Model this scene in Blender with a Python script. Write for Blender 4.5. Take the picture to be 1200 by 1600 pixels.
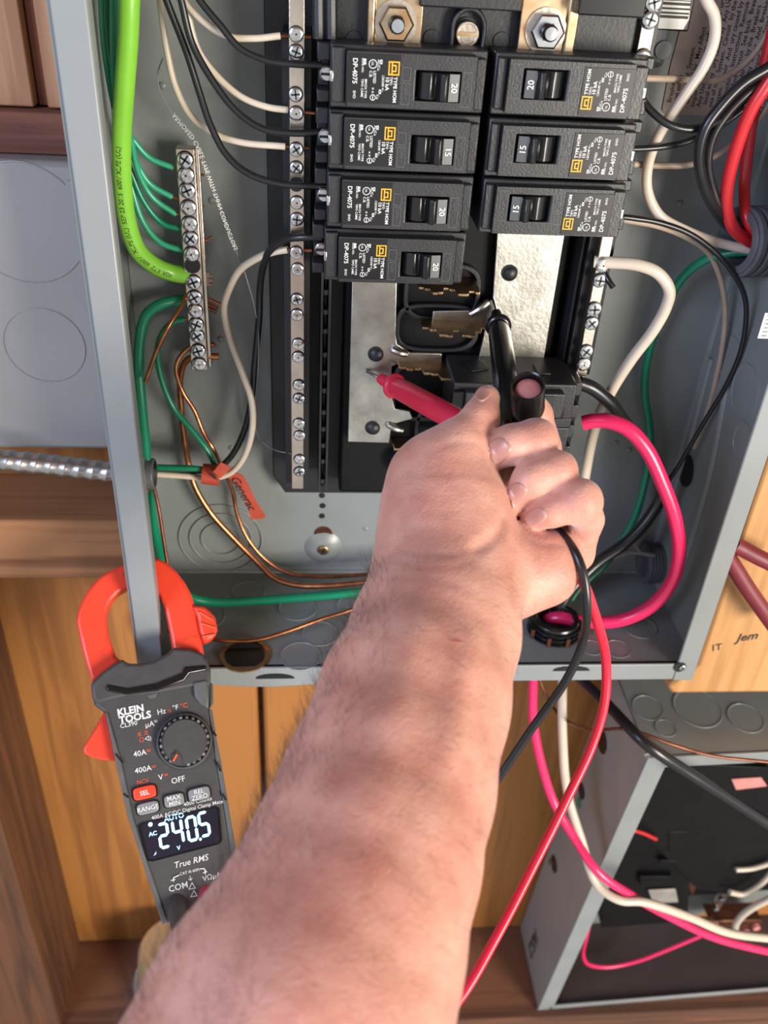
import bpy, bmesh, math, random
import numpy as np
from mathutils import Vector, Matrix
random.seed(4); np.random.seed(4)
for o in list(bpy.data.objects): bpy.data.objects.remove(o, do_unlink=True)
S = bpy.context.scene
COL = S.collection

# ------------------------------------------------------------------ camera
F = 1406.59                                    # focal length in pixels of the 1200 x 1600 frame
CAM = np.array([0.09716048, -0.52910417, 0.41456642])
RX = np.array([0.99632722, 0.00546765, 0.08545278])     # world axes seen from the camera (x right, y down, z ahead)
RY = np.array([-0.06751232, -0.5636938, 0.82322013])
RZ = np.array([0.05267028, -0.82596574, -0.56125434])
ROT = np.stack([RX, RY, RZ])
cam = bpy.data.cameras.new('camera'); co = bpy.data.objects.new('camera', cam); COL.objects.link(co)
m = Matrix.Identity(4)
for i in range(3):
    m[i][0] = ROT[i][0]; m[i][1] = -ROT[i][1]; m[i][2] = -ROT[i][2]; m[i][3] = CAM[i]
co.matrix_world = m
cam.sensor_fit = 'VERTICAL'; cam.sensor_height = 36; cam.lens = F / 1600 * 36; cam.clip_start = .01
cam.dof.use_dof = True; cam.dof.focus_distance = .47; cam.dof.aperture_fstop = 9
S.camera = co

# ------------------------------------------------------------------ light
w = bpy.data.worlds.new('world'); S.world = w; w.use_nodes = True
bg = w.node_tree.nodes['Background']; bg.inputs[0].default_value = (.96, .97, 1.0, 1); bg.inputs[1].default_value = .56
def area(name, loc, aim, sx, sy, energy, col):
    l = bpy.data.lights.new(name, 'AREA'); l.shape = 'RECTANGLE'; l.size = sx; l.size_y = sy; l.energy = energy; l.color = col
    o = bpy.data.objects.new(name, l); COL.objects.link(o); o.location = loc
    o.rotation_euler = (Vector(aim) - Vector(loc)).to_track_quat('-Z', 'Y').to_euler(); return o
area('doorway_daylight', (1.35, -1.65, .12), (.15, -.05, .1), .7, .8, 48, (1, .915, .81))
area('cool_arm_fill', (-.75, -.98, .68), (.12, -.3, .1), .5, .5, 11.5, (.58, .68, 1))  # added cool lamp, set close to the arm to light its left side
S.view_settings.view_transform = 'Standard'; S.view_settings.look = 'None'; S.view_settings.gamma = 1
S.view_settings.use_curve_mapping = False; S.view_settings.exposure = 0.4

# ------------------------------------------------------------------ pixel helpers: a viewing ray cut with a real plane of the place
def ray(x, y): return ROT @ np.array([x - 600., y - 800., F])
def P(x, y, d): r = ray(x, y); return CAM + r * ((d - CAM[1]) / r[1])          # on the plane Y = d
def PZ(x, y, z): r = ray(x, y); return CAM + r * ((z - CAM[2]) / r[2])
def PX(x, y, v): r = ray(x, y); return CAM + r * ((v - CAM[0]) / r[0])
def D(x, y, dep): return CAM + ray(x, y) / F * dep
def PL(x, y, o, n): r = ray(x, y); return CAM + r * (((o - CAM) @ n) / (r @ n))
def depth(p): return (ROT.T @ (np.asarray(p) - CAM))[2]

# ------------------------------------------------------------------ materials
def hx(h):
    c = [int(h[i:i + 2], 16) / 255 for i in (0, 2, 4)]
    return tuple((v / 12.92 if v <= .04045 else ((v + .055) / 1.055) ** 2.4) for v in c) + (1,)
MATS = {}
def mat(name, col, rough=.5, metal=0, var=.12, scale=40, bump=0, bscale=300, spec=.5, sss=0, emit=0, col2=None, coat=0, stretch=None):
    mt = bpy.data.materials.new(name); mt.use_nodes = True; nt = mt.node_tree; N = nt.nodes; L = nt.links
    b = N['Principled BSDF']; c = hx(col); c2 = hx(col2) if col2 else tuple(min(1, v * (1 - var * 2)) for v in c[:3]) + (1,)
    b.inputs['Roughness'].default_value = rough; b.inputs['Metallic'].default_value = metal
    b.inputs['Specular IOR Level'].default_value = spec; b.inputs['Coat Weight'].default_value = coat
    tc = N.new('ShaderNodeTexCoord'); mp = N.new('ShaderNodeMapping'); L.new(tc.outputs['Object'], mp.inputs[0])
    if stretch: mp.inputs['Scale'].default_value = stretch
    no = N.new('ShaderNodeTexNoise'); no.inputs['Scale'].default_value = scale; no.inputs['Detail'].default_value = 5
    L.new(mp.outputs[0], no.inputs['Vector'])
    cr = N.new('ShaderNodeValToRGB'); cr.color_ramp.elements[0].position = .35; cr.color_ramp.elements[1].position = .68
    cr.color_ramp.elements[0].color = c2; cr.color_ramp.elements[1].color = c
    L.new(no.outputs['Fac'], cr.inputs[0]); L.new(cr.outputs[0], b.inputs['Base Color'])
    if bump:
        n2 = N.new('ShaderNodeTexNoise'); n2.inputs['Scale'].default_value = bscale; n2.inputs['Detail'].default_value = 4
        L.new(mp.outputs[0], n2.inputs['Vector']); bp = N.new('ShaderNodeBump'); bp.inputs['Strength'].default_value = bump
        bp.inputs['Distance'].default_value = .001; L.new(n2.outputs['Fac'], bp.inputs['Height']); L.new(bp.outputs[0], b.inputs['Normal'])
    if sss:
        b.inputs['Subsurface Weight'].default_value = sss; b.inputs['Subsurface Radius'].default_value = (1, .35, .2); b.inputs['Subsurface Scale'].default_value = .006
    if emit:
        b.inputs['Emission Color'].default_value = c; b.inputs['Emission Strength'].default_value = emit
    MATS[name] = mt; return mt
def wood(name, c1, c2, axis=2, rough=.6, knots=True):
    mt = bpy.data.materials.new(name); mt.use_nodes = True; nt = mt.node_tree; N = nt.nodes; L = nt.links
    b = N['Principled BSDF']; b.inputs['Roughness'].default_value = rough
    tc = N.new('ShaderNodeTexCoord'); oi = N.new('ShaderNodeObjectInfo'); ad = N.new('ShaderNodeVectorMath'); ad.operation = 'MULTIPLY_ADD'
    sc = N.new('ShaderNodeCombineXYZ')
    for k in range(3): L.new(oi.outputs['Random'], sc.inputs[k])
    L.new(sc.outputs[0], ad.inputs[0]); ad.inputs[1].default_value = (3, 5, 7); L.new(tc.outputs['Object'], ad.inputs[2])
    mp = N.new('ShaderNodeMapping'); L.new(ad.outputs[0], mp.inputs[0]); s = [1, 1, 1]; s[axis] = .06; mp.inputs['Scale'].default_value = s
    wv = N.new('ShaderNodeTexNoise'); wv.inputs['Scale'].default_value = 95; wv.inputs['Detail'].default_value = 6; wv.inputs['Distortion'].default_value = .6
    L.new(mp.outputs[0], wv.inputs['Vector'])
    n2 = N.new('ShaderNodeTexNoise'); n2.inputs['Scale'].default_value = 9; L.new(mp.outputs[0], n2.inputs['Vector'])
    mx = N.new('ShaderNodeMath'); mx.operation = 'ADD'; L.new(wv.outputs['Fac'], mx.inputs[0]); L.new(n2.outputs['Fac'], mx.inputs[1])
    cr = N.new('ShaderNodeValToRGB'); e = cr.color_ramp.elements; e[0].position = .78; e[1].position = 1.2; e[0].color = hx(c2); e[1].color = hx(c1)
    L.new(mx.outputs[0], cr.inputs[0]); out = cr.outputs[0]
    if knots:
        vo = N.new('ShaderNodeTexVoronoi'); vo.inputs['Scale'].default_value = 9
        m2 = N.new('ShaderNodeMapping'); s2 = [1, 1, 1]; s2[axis] = .6; m2.inputs['Scale'].default_value = s2
        L.new(ad.outputs[0], m2.inputs[0]); L.new(m2.outputs[0], vo.inputs['Vector'])
        k = N.new('ShaderNodeValToRGB'); k.color_ramp.elements[0].position = .03; k.color_ramp.elements[1].position = .1
        k.color_ramp.elements[0].color = (.3, .2, .15, 1); k.color_ramp.elements[1].color = (1, 1, 1, 1); L.new(vo.outputs['Distance'], k.inputs[0])
        mm = N.new('ShaderNodeMix'); mm.data_type = 'RGBA'; mm.blend_type = 'MULTIPLY'; mm.inputs[0].default_value = .55
        L.new(out, mm.inputs[6]); L.new(k.outputs[0], mm.inputs[7]); out = mm.outputs[2]
    L.new(out, b.inputs['Base Color'])
    bp = N.new('ShaderNodeBump'); bp.inputs['Strength'].default_value = .35; bp.inputs['Distance'].default_value = .001
    L.new(wv.outputs['Fac'], bp.inputs['Height']); L.new(bp.outputs[0], b.inputs['Normal'])
    MATS[name] = mt; return mt
mat('grey_paint', '7c8280', .33, 0, .04, 25, .06, 900)
mat('grey_side', '83827f', .45, 0, .05, 12, .08, 900)
mat('shaded_paint', '3c3433', .4, 0, .05, 25)
mat('grey_edge', '848988', .35, 0, .05, 25, .05, 900)
mat('pale_paint', '92908a', .45, 0, .05, 12, .08, 900)
mat('black_plastic', '191a1d', .45, 0, .1, 60, .12, 700)
mat('breaker_plastic', '2a2a2b', .38, 0, .15, 90, .15, 900)
mat('gloss_black', '151516', .22, 0, .1, 60)
mat('dark_slot', '0c0c0d', .5)
mat('matte_black', '0d0d0e', .55, 0, .2, 60, spec=.2)
mat('label_black', '161617', .3, 0, .05)
mat('bus_silver', 'c3c2b8', .36, 1, .14, 55, .15, 500, col2='9d9a92')
mat('bar_silver', 'cfc2b2', .28, 1, .1, 90, .1, 500)
mat('brass', 'b79a72', .35, 1, .14, 60, .1, 500)
mat('screw_zinc', 'd3d6d8', .2, 1, .08, 200)
mat('lug_zinc', 'cdbda0', .28, 1, .15, 120, col2='b9926b')
mat('copper', 'c98a5e', .3, 1, .2, 120, col2='9a5f41')
mat('copper_dull', '7b4f3c', .4, .8, .2, 120)
mat('wire_white', 'c6baa6', .34, 0, .05, 60)
mat('wire_tan', 'a5927f', .4, 0, .08, 60)
mat('wire_black', '1b1c1e', .3, 0, .1, 120)
mat('wire_green', '2f9a73', .28, 0, .08, 40)
mat('wire_deep_green', '0e7d59', .28, 0, .08, 40)
mat('wire_lime', '7fc23b', .3, 0, .06, 30)
mat('wire_red', 'c8292e', .3, 0, .06, 30)
mat('wire_pink', 'e32a62', .27, 0, .05, 30)
mat('lead_red', 'e8213f', .33, 0, .05, 30)
mat('probe_red', 'd32a44', .42, 0, .06, 60, .08, 600)
mat('maroon', '74202c', .5, 0, .1, 60)
mat('string', 'a9acac', .3, 0, .1, 80)
mat('print_white', 'dcdcd6', .5, 0, .03)
mat('print_dark', '2b2420', .6, 0, .03)
mat('print_yellow', 'd9a41f', .5, 0, .03)
mat('print_grey', '6f6f6c', .5, 0, .03)
mat('rating_tile', '4d5051', .45, 0, .04)
mat('paper', 'a8988f', .6, 0, .05, 30)
mat('orange_tag', 'b2452c', .55, 0, .12, 60)
mat('meter_orange', 'e9432a', .38, 0, .04, 30)
mat('meter_grey', '585957', .48, 0, .08, 120, .15, 1200)
mat('meter_black', '403f3d', .5, 0, .08, 120, .15, 1200)
mat('button_grey', '7f8282', .5, 0, .04)
mat('screen', '23242f', .15, 0, .05)
mat('lcd', '9fd2ff', .4, 0, .02, emit=1.15)
mat('print_orange', 'd8552f', .5, 0, .03)
mat('conduit_steel', 'bcbab5', .32, 1, .12, 120)
mat('bushing_grey', '55575a', .45, 0, .1, 80)
mat('bare_plastic', '98938d', .4, 0, .15, 60)
mat('nail', 'c48f80', .3, 0, .08, 90, spec=.5, sss=.05)
mat('hair', '5d4c41', .5)
mat('cream_plastic', 'c3a579', .45, 0, .1, 12)
mat('marker_ink', '23201f', .5)
mat('pad_pink', 'c9817a', .6, 0, .08, 90)
wood('pine', '9c662e', '835223', 2)
wood('pale_pine', 'bd8d57', 'a87945', 2)
wood('stud_wood', '603c23', '442917', 2, knots=False)
wood('rough_wood', '946640', '6e4526', 0, .8, False)
wood('sill_wood', '70482f', '4c2e1d', 0, .8, False)
wood('dark_wood', '7d4f3b', '5d3628', 0, .8, False)
mat('concrete', '8a8580', .8, 0, .1, 6)
wood('roof_wood', '6b4c37', '4f3526', 0, .8, False)
wood('red_wood', 'bb8c63', 'a1714d', 2)

# ------------------------------------------------------------------ mesh helpers
W = {}
def tagit(o, label=None, cat=None, group=None, kind=None):
    if label: o['label'] = label
    if cat: o['category'] = cat
    if group: o['group'] = group
    if kind: o['kind'] = kind
    return o
def thing(name, label, cat, loc, group=None, kind=None, M=None):
    o = bpy.data.objects.new(name, None); COL.objects.link(o); o.empty_display_size = .02
    mw = M if M is not None else Matrix.Translation(Vector([float(v) for v in loc])); o.matrix_world = mw; W[o] = mw
    return tagit(o, label, cat, group, kind)
def unit(v): v = np.asarray(v, float); return v / (np.linalg.norm(v) + 1e-12)
def frame(axis):
    a = unit(axis); h = np.array([0, 0, 1.]) if abs(a[2]) < .9 else np.array([1., 0, 0]); u = unit(np.cross(h, a)); return u, np.cross(a, u), a
def spline(pts, n=8):
    p = np.asarray(pts, float)
    if len(p) < 3: return p
    e = np.vstack([2 * p[0] - p[1], p, 2 * p[-1] - p[-2]]); out = []
    for i in range(1, len(e) - 2):
        p0, p1, p2, p3 = e[i - 1:i + 3]
        d = [max(np.linalg.norm(b - a), 1e-6) ** .5 for a, b in ((p0, p1), (p1, p2), (p2, p3))]
        t0 = 0; t1 = d[0]; t2 = t1 + d[1]; t3 = t2 + d[2]
        for k in range(n):
            t = t1 + (t2 - t1) * k / n
            A1 = (t1 - t) / (t1 - t0) * p0 + (t - t0) / (t1 - t0) * p1; A2 = (t2 - t) / (t2 - t1) * p1 + (t - t1) / (t2 - t1) * p2; A3 = (t3 - t) / (t3 - t2) * p2 + (t - t2) / (t3 - t2) * p3
            B1 = (t2 - t) / (t2 - t0) * A1 + (t - t0) / (t2 - t0) * A2; B2 = (t3 - t) / (t3 - t1) * A2 + (t - t1) / (t3 - t1) * A3
            out.append((t2 - t) / (t2 - t1) * B1 + (t - t1) / (t2 - t1) * B2)
    out.append(p[-1]); return np.array(out)
def transport(p):
    T = np.gradient(p, axis=0); T /= np.linalg.norm(T, axis=1)[:, None] + 1e-12
    u, v, _ = frame(T[0]); U = [u]
    for i in range(1, len(p)):
        u = U[-1] - T[i] * (U[-1] @ T[i]); U.append(unit(u))
    U = np.array(U); return T, U, np.cross(T, U)
TXT = {}
def text2d(s, size=1., align='LEFT', bold=0, shear=0):
    k = (s, align, bold, shear)
    if k not in TXT:
        c = bpy.data.curves.new('t', 'FONT'); c.body = s; c.size = 1; c.align_x = align; c.resolution_u = 2; c.offset = bold; c.shear = shear
        o = bpy.data.objects.new('t', c); COL.objects.link(o); bpy.context.view_layer.update()
        me = bpy.data.meshes.new_from_object(o.evaluated_get(bpy.context.evaluated_depsgraph_get()))
        TXT[k] = (np.array([v.co[:2] for v in me.vertices]).reshape(-1, 2), [list(p.vertices) for p in me.polygons])
        bpy.data.objects.remove(o); bpy.data.meshes.remove(me); bpy.data.curves.remove(c)
    v, f = TXT[k]; return v * size, f
class MB:
    def __init__(s): s.v = []; s.f = []
    def add(s, v, f):
        b = len(s.v); s.v += [tuple(float(c) for c in p) for p in v]; s.f += [tuple(b + i for i in q) for q in f]; return s
    def box(s, x0, x1, y0, y1, z0, z1):
        v = [(x, y, z) for z in (z0, z1) for y in (y0, y1) for x in (x0, x1)]
        return s.add(v, [(0, 2, 3, 1), (4, 5, 7, 6), (0, 1, 5, 4), (2, 6, 7, 3), (0, 4, 6, 2), (1, 3, 7, 5)])
    def hexa(s, lo, hi):                      # two quads
        return s.add(list(lo) + list(hi), [(3, 2, 1, 0), (4, 5, 6, 7)] + [(i, (i + 1) % 4, 4 + (i + 1) % 4, 4 + i) for i in range(4)])
    def prism(s, poly, vec):
        p = np.asarray(poly, float); n = len(p); q = p + np.asarray(vec)
        return s.add(list(p) + list(q), [tuple(range(n))[::-1], tuple(range(n, 2 * n))] + [(i, (i + 1) % n, n + (i + 1) % n, n + i) for i in range(n)])
    def ring(s, outer, inner, vec):           # closed loop with a hole
        o = np.asarray(outer, float); i = np.asarray(inner, float); n = len(o); vec = np.asarray(vec); f = []
        for k in range(n):
            j = (k + 1) % n
            f += [(k, n + k, n + j, j), (2 * n + k, 2 * n + j, 3 * n + j, 3 * n + k), (k, j, 2 * n + j, 2 * n + k), (n + k, 3 * n + k, 3 * n + j, n + j)]
        return s.add(list(o) + list(i) + list(o + vec) + list(i + vec), f)
    def tube(s, pts, r, n=10, squash=1, cap=True):
        p = np.asarray(pts, float); T, U, V = transport(p); r = np.broadcast_to(np.asarray(r, float), (len(p),)); vv = []; f = []
        for i in range(len(p)):
            for k in range(n):
                a = 2 * math.pi * k / n; vv.append(p[i] + r[i] * (math.cos(a) * U[i] + squash * math.sin(a) * V[i]))
        for i in range(len(p) - 1):
            for k in range(n):
                a = i * n + k; b = i * n + (k + 1) % n; f.append((a, b, b + n, a + n))
        if cap: f += [tuple(range(n))[::-1], tuple(range(len(p) * n - n, len(p) * n))]
        return s.add(vv, f)
    def torus(s, r, w, h, o, axis, n=36):
        u, v, a = frame(axis); o = np.asarray(o, float); cs = [math.cos(2 * math.pi * k / n) * u + math.sin(2 * math.pi * k / n) * v for k in range(n)]
        return s.ring([o + c * r for c in cs], [o + c * (r - w) for c in cs], a * h)
    def lathe(s, prof, o, axis, n=20):
        u, v, a = frame(axis); o = np.asarray(o, float); vv = []; f = []
        for r, h in prof:
            for k in range(n):
                t = 2 * math.pi * k / n; vv.append(o + a * h + r * (math.cos(t) * u + math.sin(t) * v))
        for i in range(len(prof) - 1):
            for k in range(n):
                p = i * n + k; q = i * n + (k + 1) % n; f.append((p, q, q + n, p + n))
        f += [tuple(range(n))[::-1], tuple(range(len(prof) * n - n, len(prof) * n))]
        return s.add(vv, f)
    def text(s, t, o, u, v, size, align='LEFT', bold=0, shear=0, lift=None):
        p, f = text2d(t, size, align, bold, shear); o = np.asarray(o, float); u = unit(u); v = unit(v)
        return s.add([o + u * a[0] + v * a[1] for a in p], f)
    def build(s, name, mt, parent=None, local=False, bevel=0, smooth=35, seg=2, label=None, cat=None, group=None, kind=None):
        me = bpy.data.meshes.new(name); v = np.array(s.v)
        off = np.zeros(3)
        if parent is None and not local: off = np.array([(v[:, 0].min() + v[:, 0].max()) / 2, (v[:, 1].min() + v[:, 1].max()) / 2, v[:, 2].min()])
        me.from_pydata((v - off).tolist(), [], s.f); me.materials.append(MATS[mt]); me.update()
        bm = bmesh.new(); bm.from_mesh(me); bmesh.ops.recalc_face_normals(bm, faces=bm.faces); bm.to_mesh(me); bm.free()
        if smooth:
            me.polygons.foreach_set('use_smooth', [True] * len(me.polygons)); me.set_sharp_from_angle(angle=math.radians(smooth))
        o = bpy.data.objects.new(name, me); COL.objects.link(o); o.location = off.tolist()
        W[o] = Matrix.Translation(Vector(off.tolist()))
        if parent is not None:
            o.parent = parent
            if not local: o.matrix_parent_inverse = W[parent].inverted()
            W[o] = W[parent].copy() if local else Matrix.Identity(4)
        if bevel:
            b = o.modifiers.new('bevel', 'BEVEL'); b.width = bevel; b.segments = seg; b.limit_method = 'ANGLE'; b.angle_limit = math.radians(40)
        return tagit(o, label, cat, group, kind)
def copy_tree(o, parent=None):
    c = o.copy(); COL.objects.link(c); c.parent = parent; W[c] = W[o]
    for ch in o.children: copy_tree(ch, c)
    return c
def solo(o, sub):  return o
def screw(parent, c, axis, r, name='screw', mt='screw_zinc', slot=True, h=.5, tilt=None, local=False):
    """round head with a cross-cut slot"""
    b = MB().lathe([(r * .8, 0), (r, r * .12), (r, r * h * .8), (r * .8, r * h), (r * .5, r * h)], c, axis, 16); o = b.build(name, mt, parent, local, smooth=30)
    if slot:
        u, v, a = frame(axis); t = random.uniform(0, 3.1) if tilt is None else tilt; d1 = math.cos(t) * u + math.sin(t) * v; d2 = np.cross(a, d1); q = MB()
        for e, g in ((d1, d2), (d2, d1)):
            base = np.asarray(c) + a * (r * h * .9)
            q.hexa([base + e * sx * r * .72 + g * sy * r * .12 for sx, sy in ((-1, -1), (1, -1), (1, 1), (-1, 1))], [base + a * r * .14 + e * sx * r * .72 + g * sy * r * .12 for sx, sy in ((-1, -1), (1, -1), (1, 1), (-1, 1))])
        q.build('screw_slot', 'dark_slot' if random.random() < .6 else 'bar_silver', o, local)
    return o
def knock(parent, c, axis, r, mt='grey_paint', name='knockout', h=.0004):
    return MB().lathe([(r, -.0004), (r * .985, h), (r * .94, h), (r * .92, h * .2), (0.0002, h * .2)], c, axis, 32).build(name, mt, parent, smooth=20)
# ------------------------------------------------------------------ the wall and its timber
WY = .03
MB().box(-3, 3, -2.1, WY + .05, .95, .97).build('ceiling', 'roof_wood', kind='structure')
MB().box(-3, 3, -1.0, WY + .05, -1.62, -1.6).build('floor', 'concrete', kind='structure')
wall = thing('wall_back', None, None, (.2, WY + .02, -.8), kind='structure')
MB().box(-.75, .95, WY + .02, WY + .03, -.8, .75).build('sheathing', 'dark_wood', wall)
edges = [-.75, -.55, -.35, -.15, P(410, 1200, WY)[0], .262, .46, .66, .95]
for a, b in zip(edges[:-1], edges[1:]):
    MB().box(a + .0025, b - .0025, WY, WY + .0195, -.5305, .75).build('board', 'pine', wall, bevel=.004)
# bright board proud of the wall right of the arm
e0 = P(795, 1075, WY - .004); e1 = P(722, 1462, WY - .004)
MB().box(e0[0] - .036, e0[0], WY - .012, WY - .0005, -.5305, .2).build('batten', 'pine', wall, bevel=.003)
zl = .0652
MB().box(-.60, -.012, -.03, WY - .0005, .0168, zl).build('wooden_ledger', 'rough_wood', bevel=.0025, label='rough sawn horizontal timber rail under the armoured cable', cat='timber')
MB().box(-.235, -.1435, -.06, WY - .0005, -.5305, .0160).build('wooden_stud', 'stud_wood', bevel=.002, label='upright wooden stud at the bottom left corner of the picture', cat='timber')
MB().box(-.75, .95, -.07, WY + .029, -.585, -.531).build('wooden_sill', 'sill_wood', bevel=.003, label='long wooden sill plate under the lower open panel', cat='timber')
MB().box(-.75, .95, -.035, WY + .029, -.95, -.5855).build('apron_board', 'dark_wood', wall)
# timber above the pale steel box, upper left
u = P(60, 210, -.0)
ub = thing('timber_backing', 'reddish timber boards above the pale steel box, upper left', 'timber', (-.1, .0, u[2]))
zt = u[2] + .012
MB().box(-.42, P(43, 100, .008)[0], .008, WY - .0005, zt, .75).build('board', 'red_wood', ub, bevel=.001)
MB().box(P(43, 100, .008)[0] + .001, P(65, 100, .012)[0], .016, WY - .0005, zt, .75).build('board', 'dark_wood', ub)
MB().box(P(65, 100, .012)[0] + .001, -.0125, .008, WY - .0005, zt, .75).build('board', 'red_wood', ub, bevel=.001)
MB().box(-.42, -.0125, .0, WY - .0005, u[2] - .0105, zt - .001).build('nailer', 'dark_wood', ub, bevel=.001)
# pale steel box left of the panel
zb0 = P(60, 702, -.012)[2]; zb1 = u[2] - .011
pb = thing('steel_box', 'pale grey steel box with big knockouts left of the open panel', 'box', (-.15, 0, zb0))
MB().box(-.42, -.0125, -.012, WY - .0005, max(zb0, zl + .001), zb1).build('body', 'pale_paint', pb, bevel=.003)
def disc_outline(parent, c, r, ax=(0, -1, 0), mt='pale_paint'):
    return MB().lathe([(r, -.0003), (r, .0004), (r * .985, .0006), (r * .97, .0001), (.0003, .0001)], c, ax, 40).build('knockout', mt, parent, smooth=20)
c = P(38, 350, -.012); disc_outline(pb, c, .034); disc_outline(pb, P(70, 540, -.012), .024)
q = [P(101, 300, -.0122), P(104, 283, -.0122), P(112, 281, -.0122), P(146, 470, -.0122), P(139, 470, -.0122)]
MB().prism(q, (0, -.0012, 0)).build('raised_rim', 'pale_paint', pb)

# ------------------------------------------------------------------ the open panel
XL, XR, YF, ZT = -.0085, .3585, -.1, .62
enc = thing('panel_enclosure', 'open grey steel panel enclosure around the breakers', 'enclosure', (.18, 0, 0))
MB().box(XL, XR, .0, .0015, -.0015, ZT).build('back_panel', 'grey_paint', enc, bevel=.0004)
# left wall: the meter's jaws pinch it low down
MB().box(XL - .0015, XL, YF, .0, -.0015, ZT).build('side_panel', 'grey_paint', enc)
MB().box(XR, XR + .0015, YF, .0, -.0015, ZT).build('side_panel', 'grey_paint', enc)
MB().box(XL, XR, YF, .0, -.0015, .0).build('bottom_panel', 'grey_paint', enc)
MB().box(XL, XR, YF, .0, ZT - .0015, ZT).build('top_panel', 'grey_paint', enc)
# returned lips
xi = P(137, 0, YF)[0]; xo = P(78, 0, YF)[0]
l = MB(); l.prism([(xo, YF, ZT), (xo, YF, .006), (xo + .004, YF, .001), (xi - .005, YF, .001), (xi - .0005, YF, .006), (xi, YF, .02), (xi, YF, ZT)], (0, -.0022, 0))
l.build('lip', 'grey_edge', enc, bevel=.0009)
MB().box(xi - .0022, xi, YF, YF + .008, .02, ZT).build('lip_return', 'grey_edge', enc, bevel=.0006)
zlo = P(700, 1062, YF)[2]; zhi = max(P(700, 1041, YF)[2], .0008)
lp = []
x0b = xi + .001; x1b = XR - .0125
for k in range(25):
    x = x0b + (x1b - x0b) * k / 24; bow = .0032 * math.exp(-((x - P(415, 1062, YF)[0]) / .03) ** 2)
    lp.append((x, YF, zlo - bow))
lp += [(x1b, YF, zhi), (x0b, YF, zhi)]
MB().prism(lp, (0, -.002, 0)).build('lip', 'grey_edge', enc, bevel=.0006)
MB().box(XL, XR, YF, YF + .002, zlo + .0005, .0).build('lip_return', 'grey_edge', enc)
for px, py in ((430, 1058), (893, 1046)):
    c = P(px, py, YF - .0021); ww = .0125; MB().prism([(c[0] + ww * math.cos(t), YF - .0021, c[2] - .001 + .0042 * math.sin(t)) for t in np.linspace(0, math.pi, 13)], (0, -.0005, 0)).build('half_moon_slot', 'dark_slot', enc)
xr0 = XR - .0125; MB().box(xr0, XR + .0015, YF - .0022, YF, zlo - .001, ZT).build('lip', 'grey_edge', enc, bevel=.0009)
c = P(1062, 1042, YF - .0022); MB().lathe([(.0042, 0), (.0042, .0006), (.001, .0006)], c, (0, -1, 0), 18).build('hole', 'dark_slot', enc)
screw(enc, P(1066, 1043, YF - .0028), (0, -1, 0), .0022)
c = P(1196, 506, YF - .0023); b = MB().box(c[0] - .002, c[0] + .02, YF - .0026, YF - .0022, c[2] - .008, c[2] + .006).build('sticker', 'print_white', enc)
t = MB()
for k in range(6): t.text('240V 125A', (c[0] - .001, YF - .0028, c[2] + .004 - k * .0022), (1, 0, 0), (0, 0, 1), .0018)
t.build('printed_text', 'print_dark', b)
# knockouts on the bottom, back and right walls
for px, py, r in ((317, 962, .0155), (465, 950, .0135), (560, 948, .0155), (500, 990, .0125), (470, 1025, .0135), (388, 925, .012), (700, 1010, .013), (1000, 980, .012), (965, 1014, .009), (925, 1012, .0075)):
    knock(enc, PZ(px, py, .0003), (0, 0, 1), r)
# opened hole in the bottom wall: brass-bright rim and what shows through
c = PZ(383, 1024, .0004)
MB().torus(.0165, .003, .0012, c, (0, 0, 1), 30).build('punched_rim', 'brass', enc)
MB().lathe([(.0135, 0), (.0135, .0003), (.001, .0003)], c + np.array([-.001, 0, 0]), (0, 0, 1), 30).build('hole', 'gloss_black', enc)
c = P(345, 842, -.0004)
for r in (.030, .0225, .0145): MB().torus(r, .0014, .0007, c, (0, -1, 0)).build('knockout', 'grey_paint', enc, bevel=.0003)
for px, py, r in ((1148, 480, .012), (1163, 612, .017), (1160, 690, .012), (1140, 560, .014)): knock(enc, PX(px, py, XR - .0003), (-1, 0, 0), r, h=.0004)
c = PX(1072, 735, XR - .0005); MB().lathe([(.0115, -.0002), (.0115, .0004), (.001, .0004)], c, (-1, 0, 0), 24).build('hole', 'dark_slot', enc)
# pressed ribs on the right wall
for a, b_ in (((1137, 600), (1062, 905)), ((1112, 560), (1010, 880))):
    MB().tube(spline([PX(*a, XR - .0005), PX((a[0] + b_[0]) / 2 + 8, (a[1] + b_[1]) / 2, XR - .0005), PX(*b_, XR - .0005)], 8), .0022, 8).build('pressed_rib', 'grey_paint', enc)
MB().tube([(XR, 0, 0), (XR, 0, ZT)], .0022, 8).build('corner_fold', 'grey_paint', enc)
MB().tube([(XL, 0, .0), (XR, 0, .0)], .002, 8).build('corner_fold', 'grey_paint', enc)
# mounting dimple with brass screw and tag below the bus
c = P(505, 855, 0)
MB().lathe([(.0145, -.0005), (.012, .0012), (.0075, .0032), (.0055, .0036), (.0005, .0036)], c, (0, -1, 0), 28).build('dimple', 'grey_paint', enc, smooth=60)
screw(enc, c + np.array([0, -.0036, .0005]), (0, -1, 0), .0038, mt='brass')
MB().lathe([(.0066, -.0002), (.0066, .0004), (.0004, .0004)], P(505, 834, 0), (0, -1, 0), 20).build('scorch_mark', 'copper_dull', enc)
for px, py in ((504, 790), (503, 806), (503, 774)): MB().lathe([(.0022, -.0002), (.0022, .0003), (.0003, .0003)], P(px, py, 0), (0, -1, 0), 12).build('hole', 'dark_slot', enc)
for px, py in ((362, 700), (332, 697), (345, 530), (331, 313), (254, 134), (572, 826), (1062, 318), (1027, 532), (962, 692), (983, 703)):
    MB().lathe([(.0024, -.0002), (.0018, .0008), (.0003, .0011)], P(px, py, 0), (0, -1, 0), 12).build('weld_dimple', 'grey_paint', enc, smooth=60)
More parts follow.
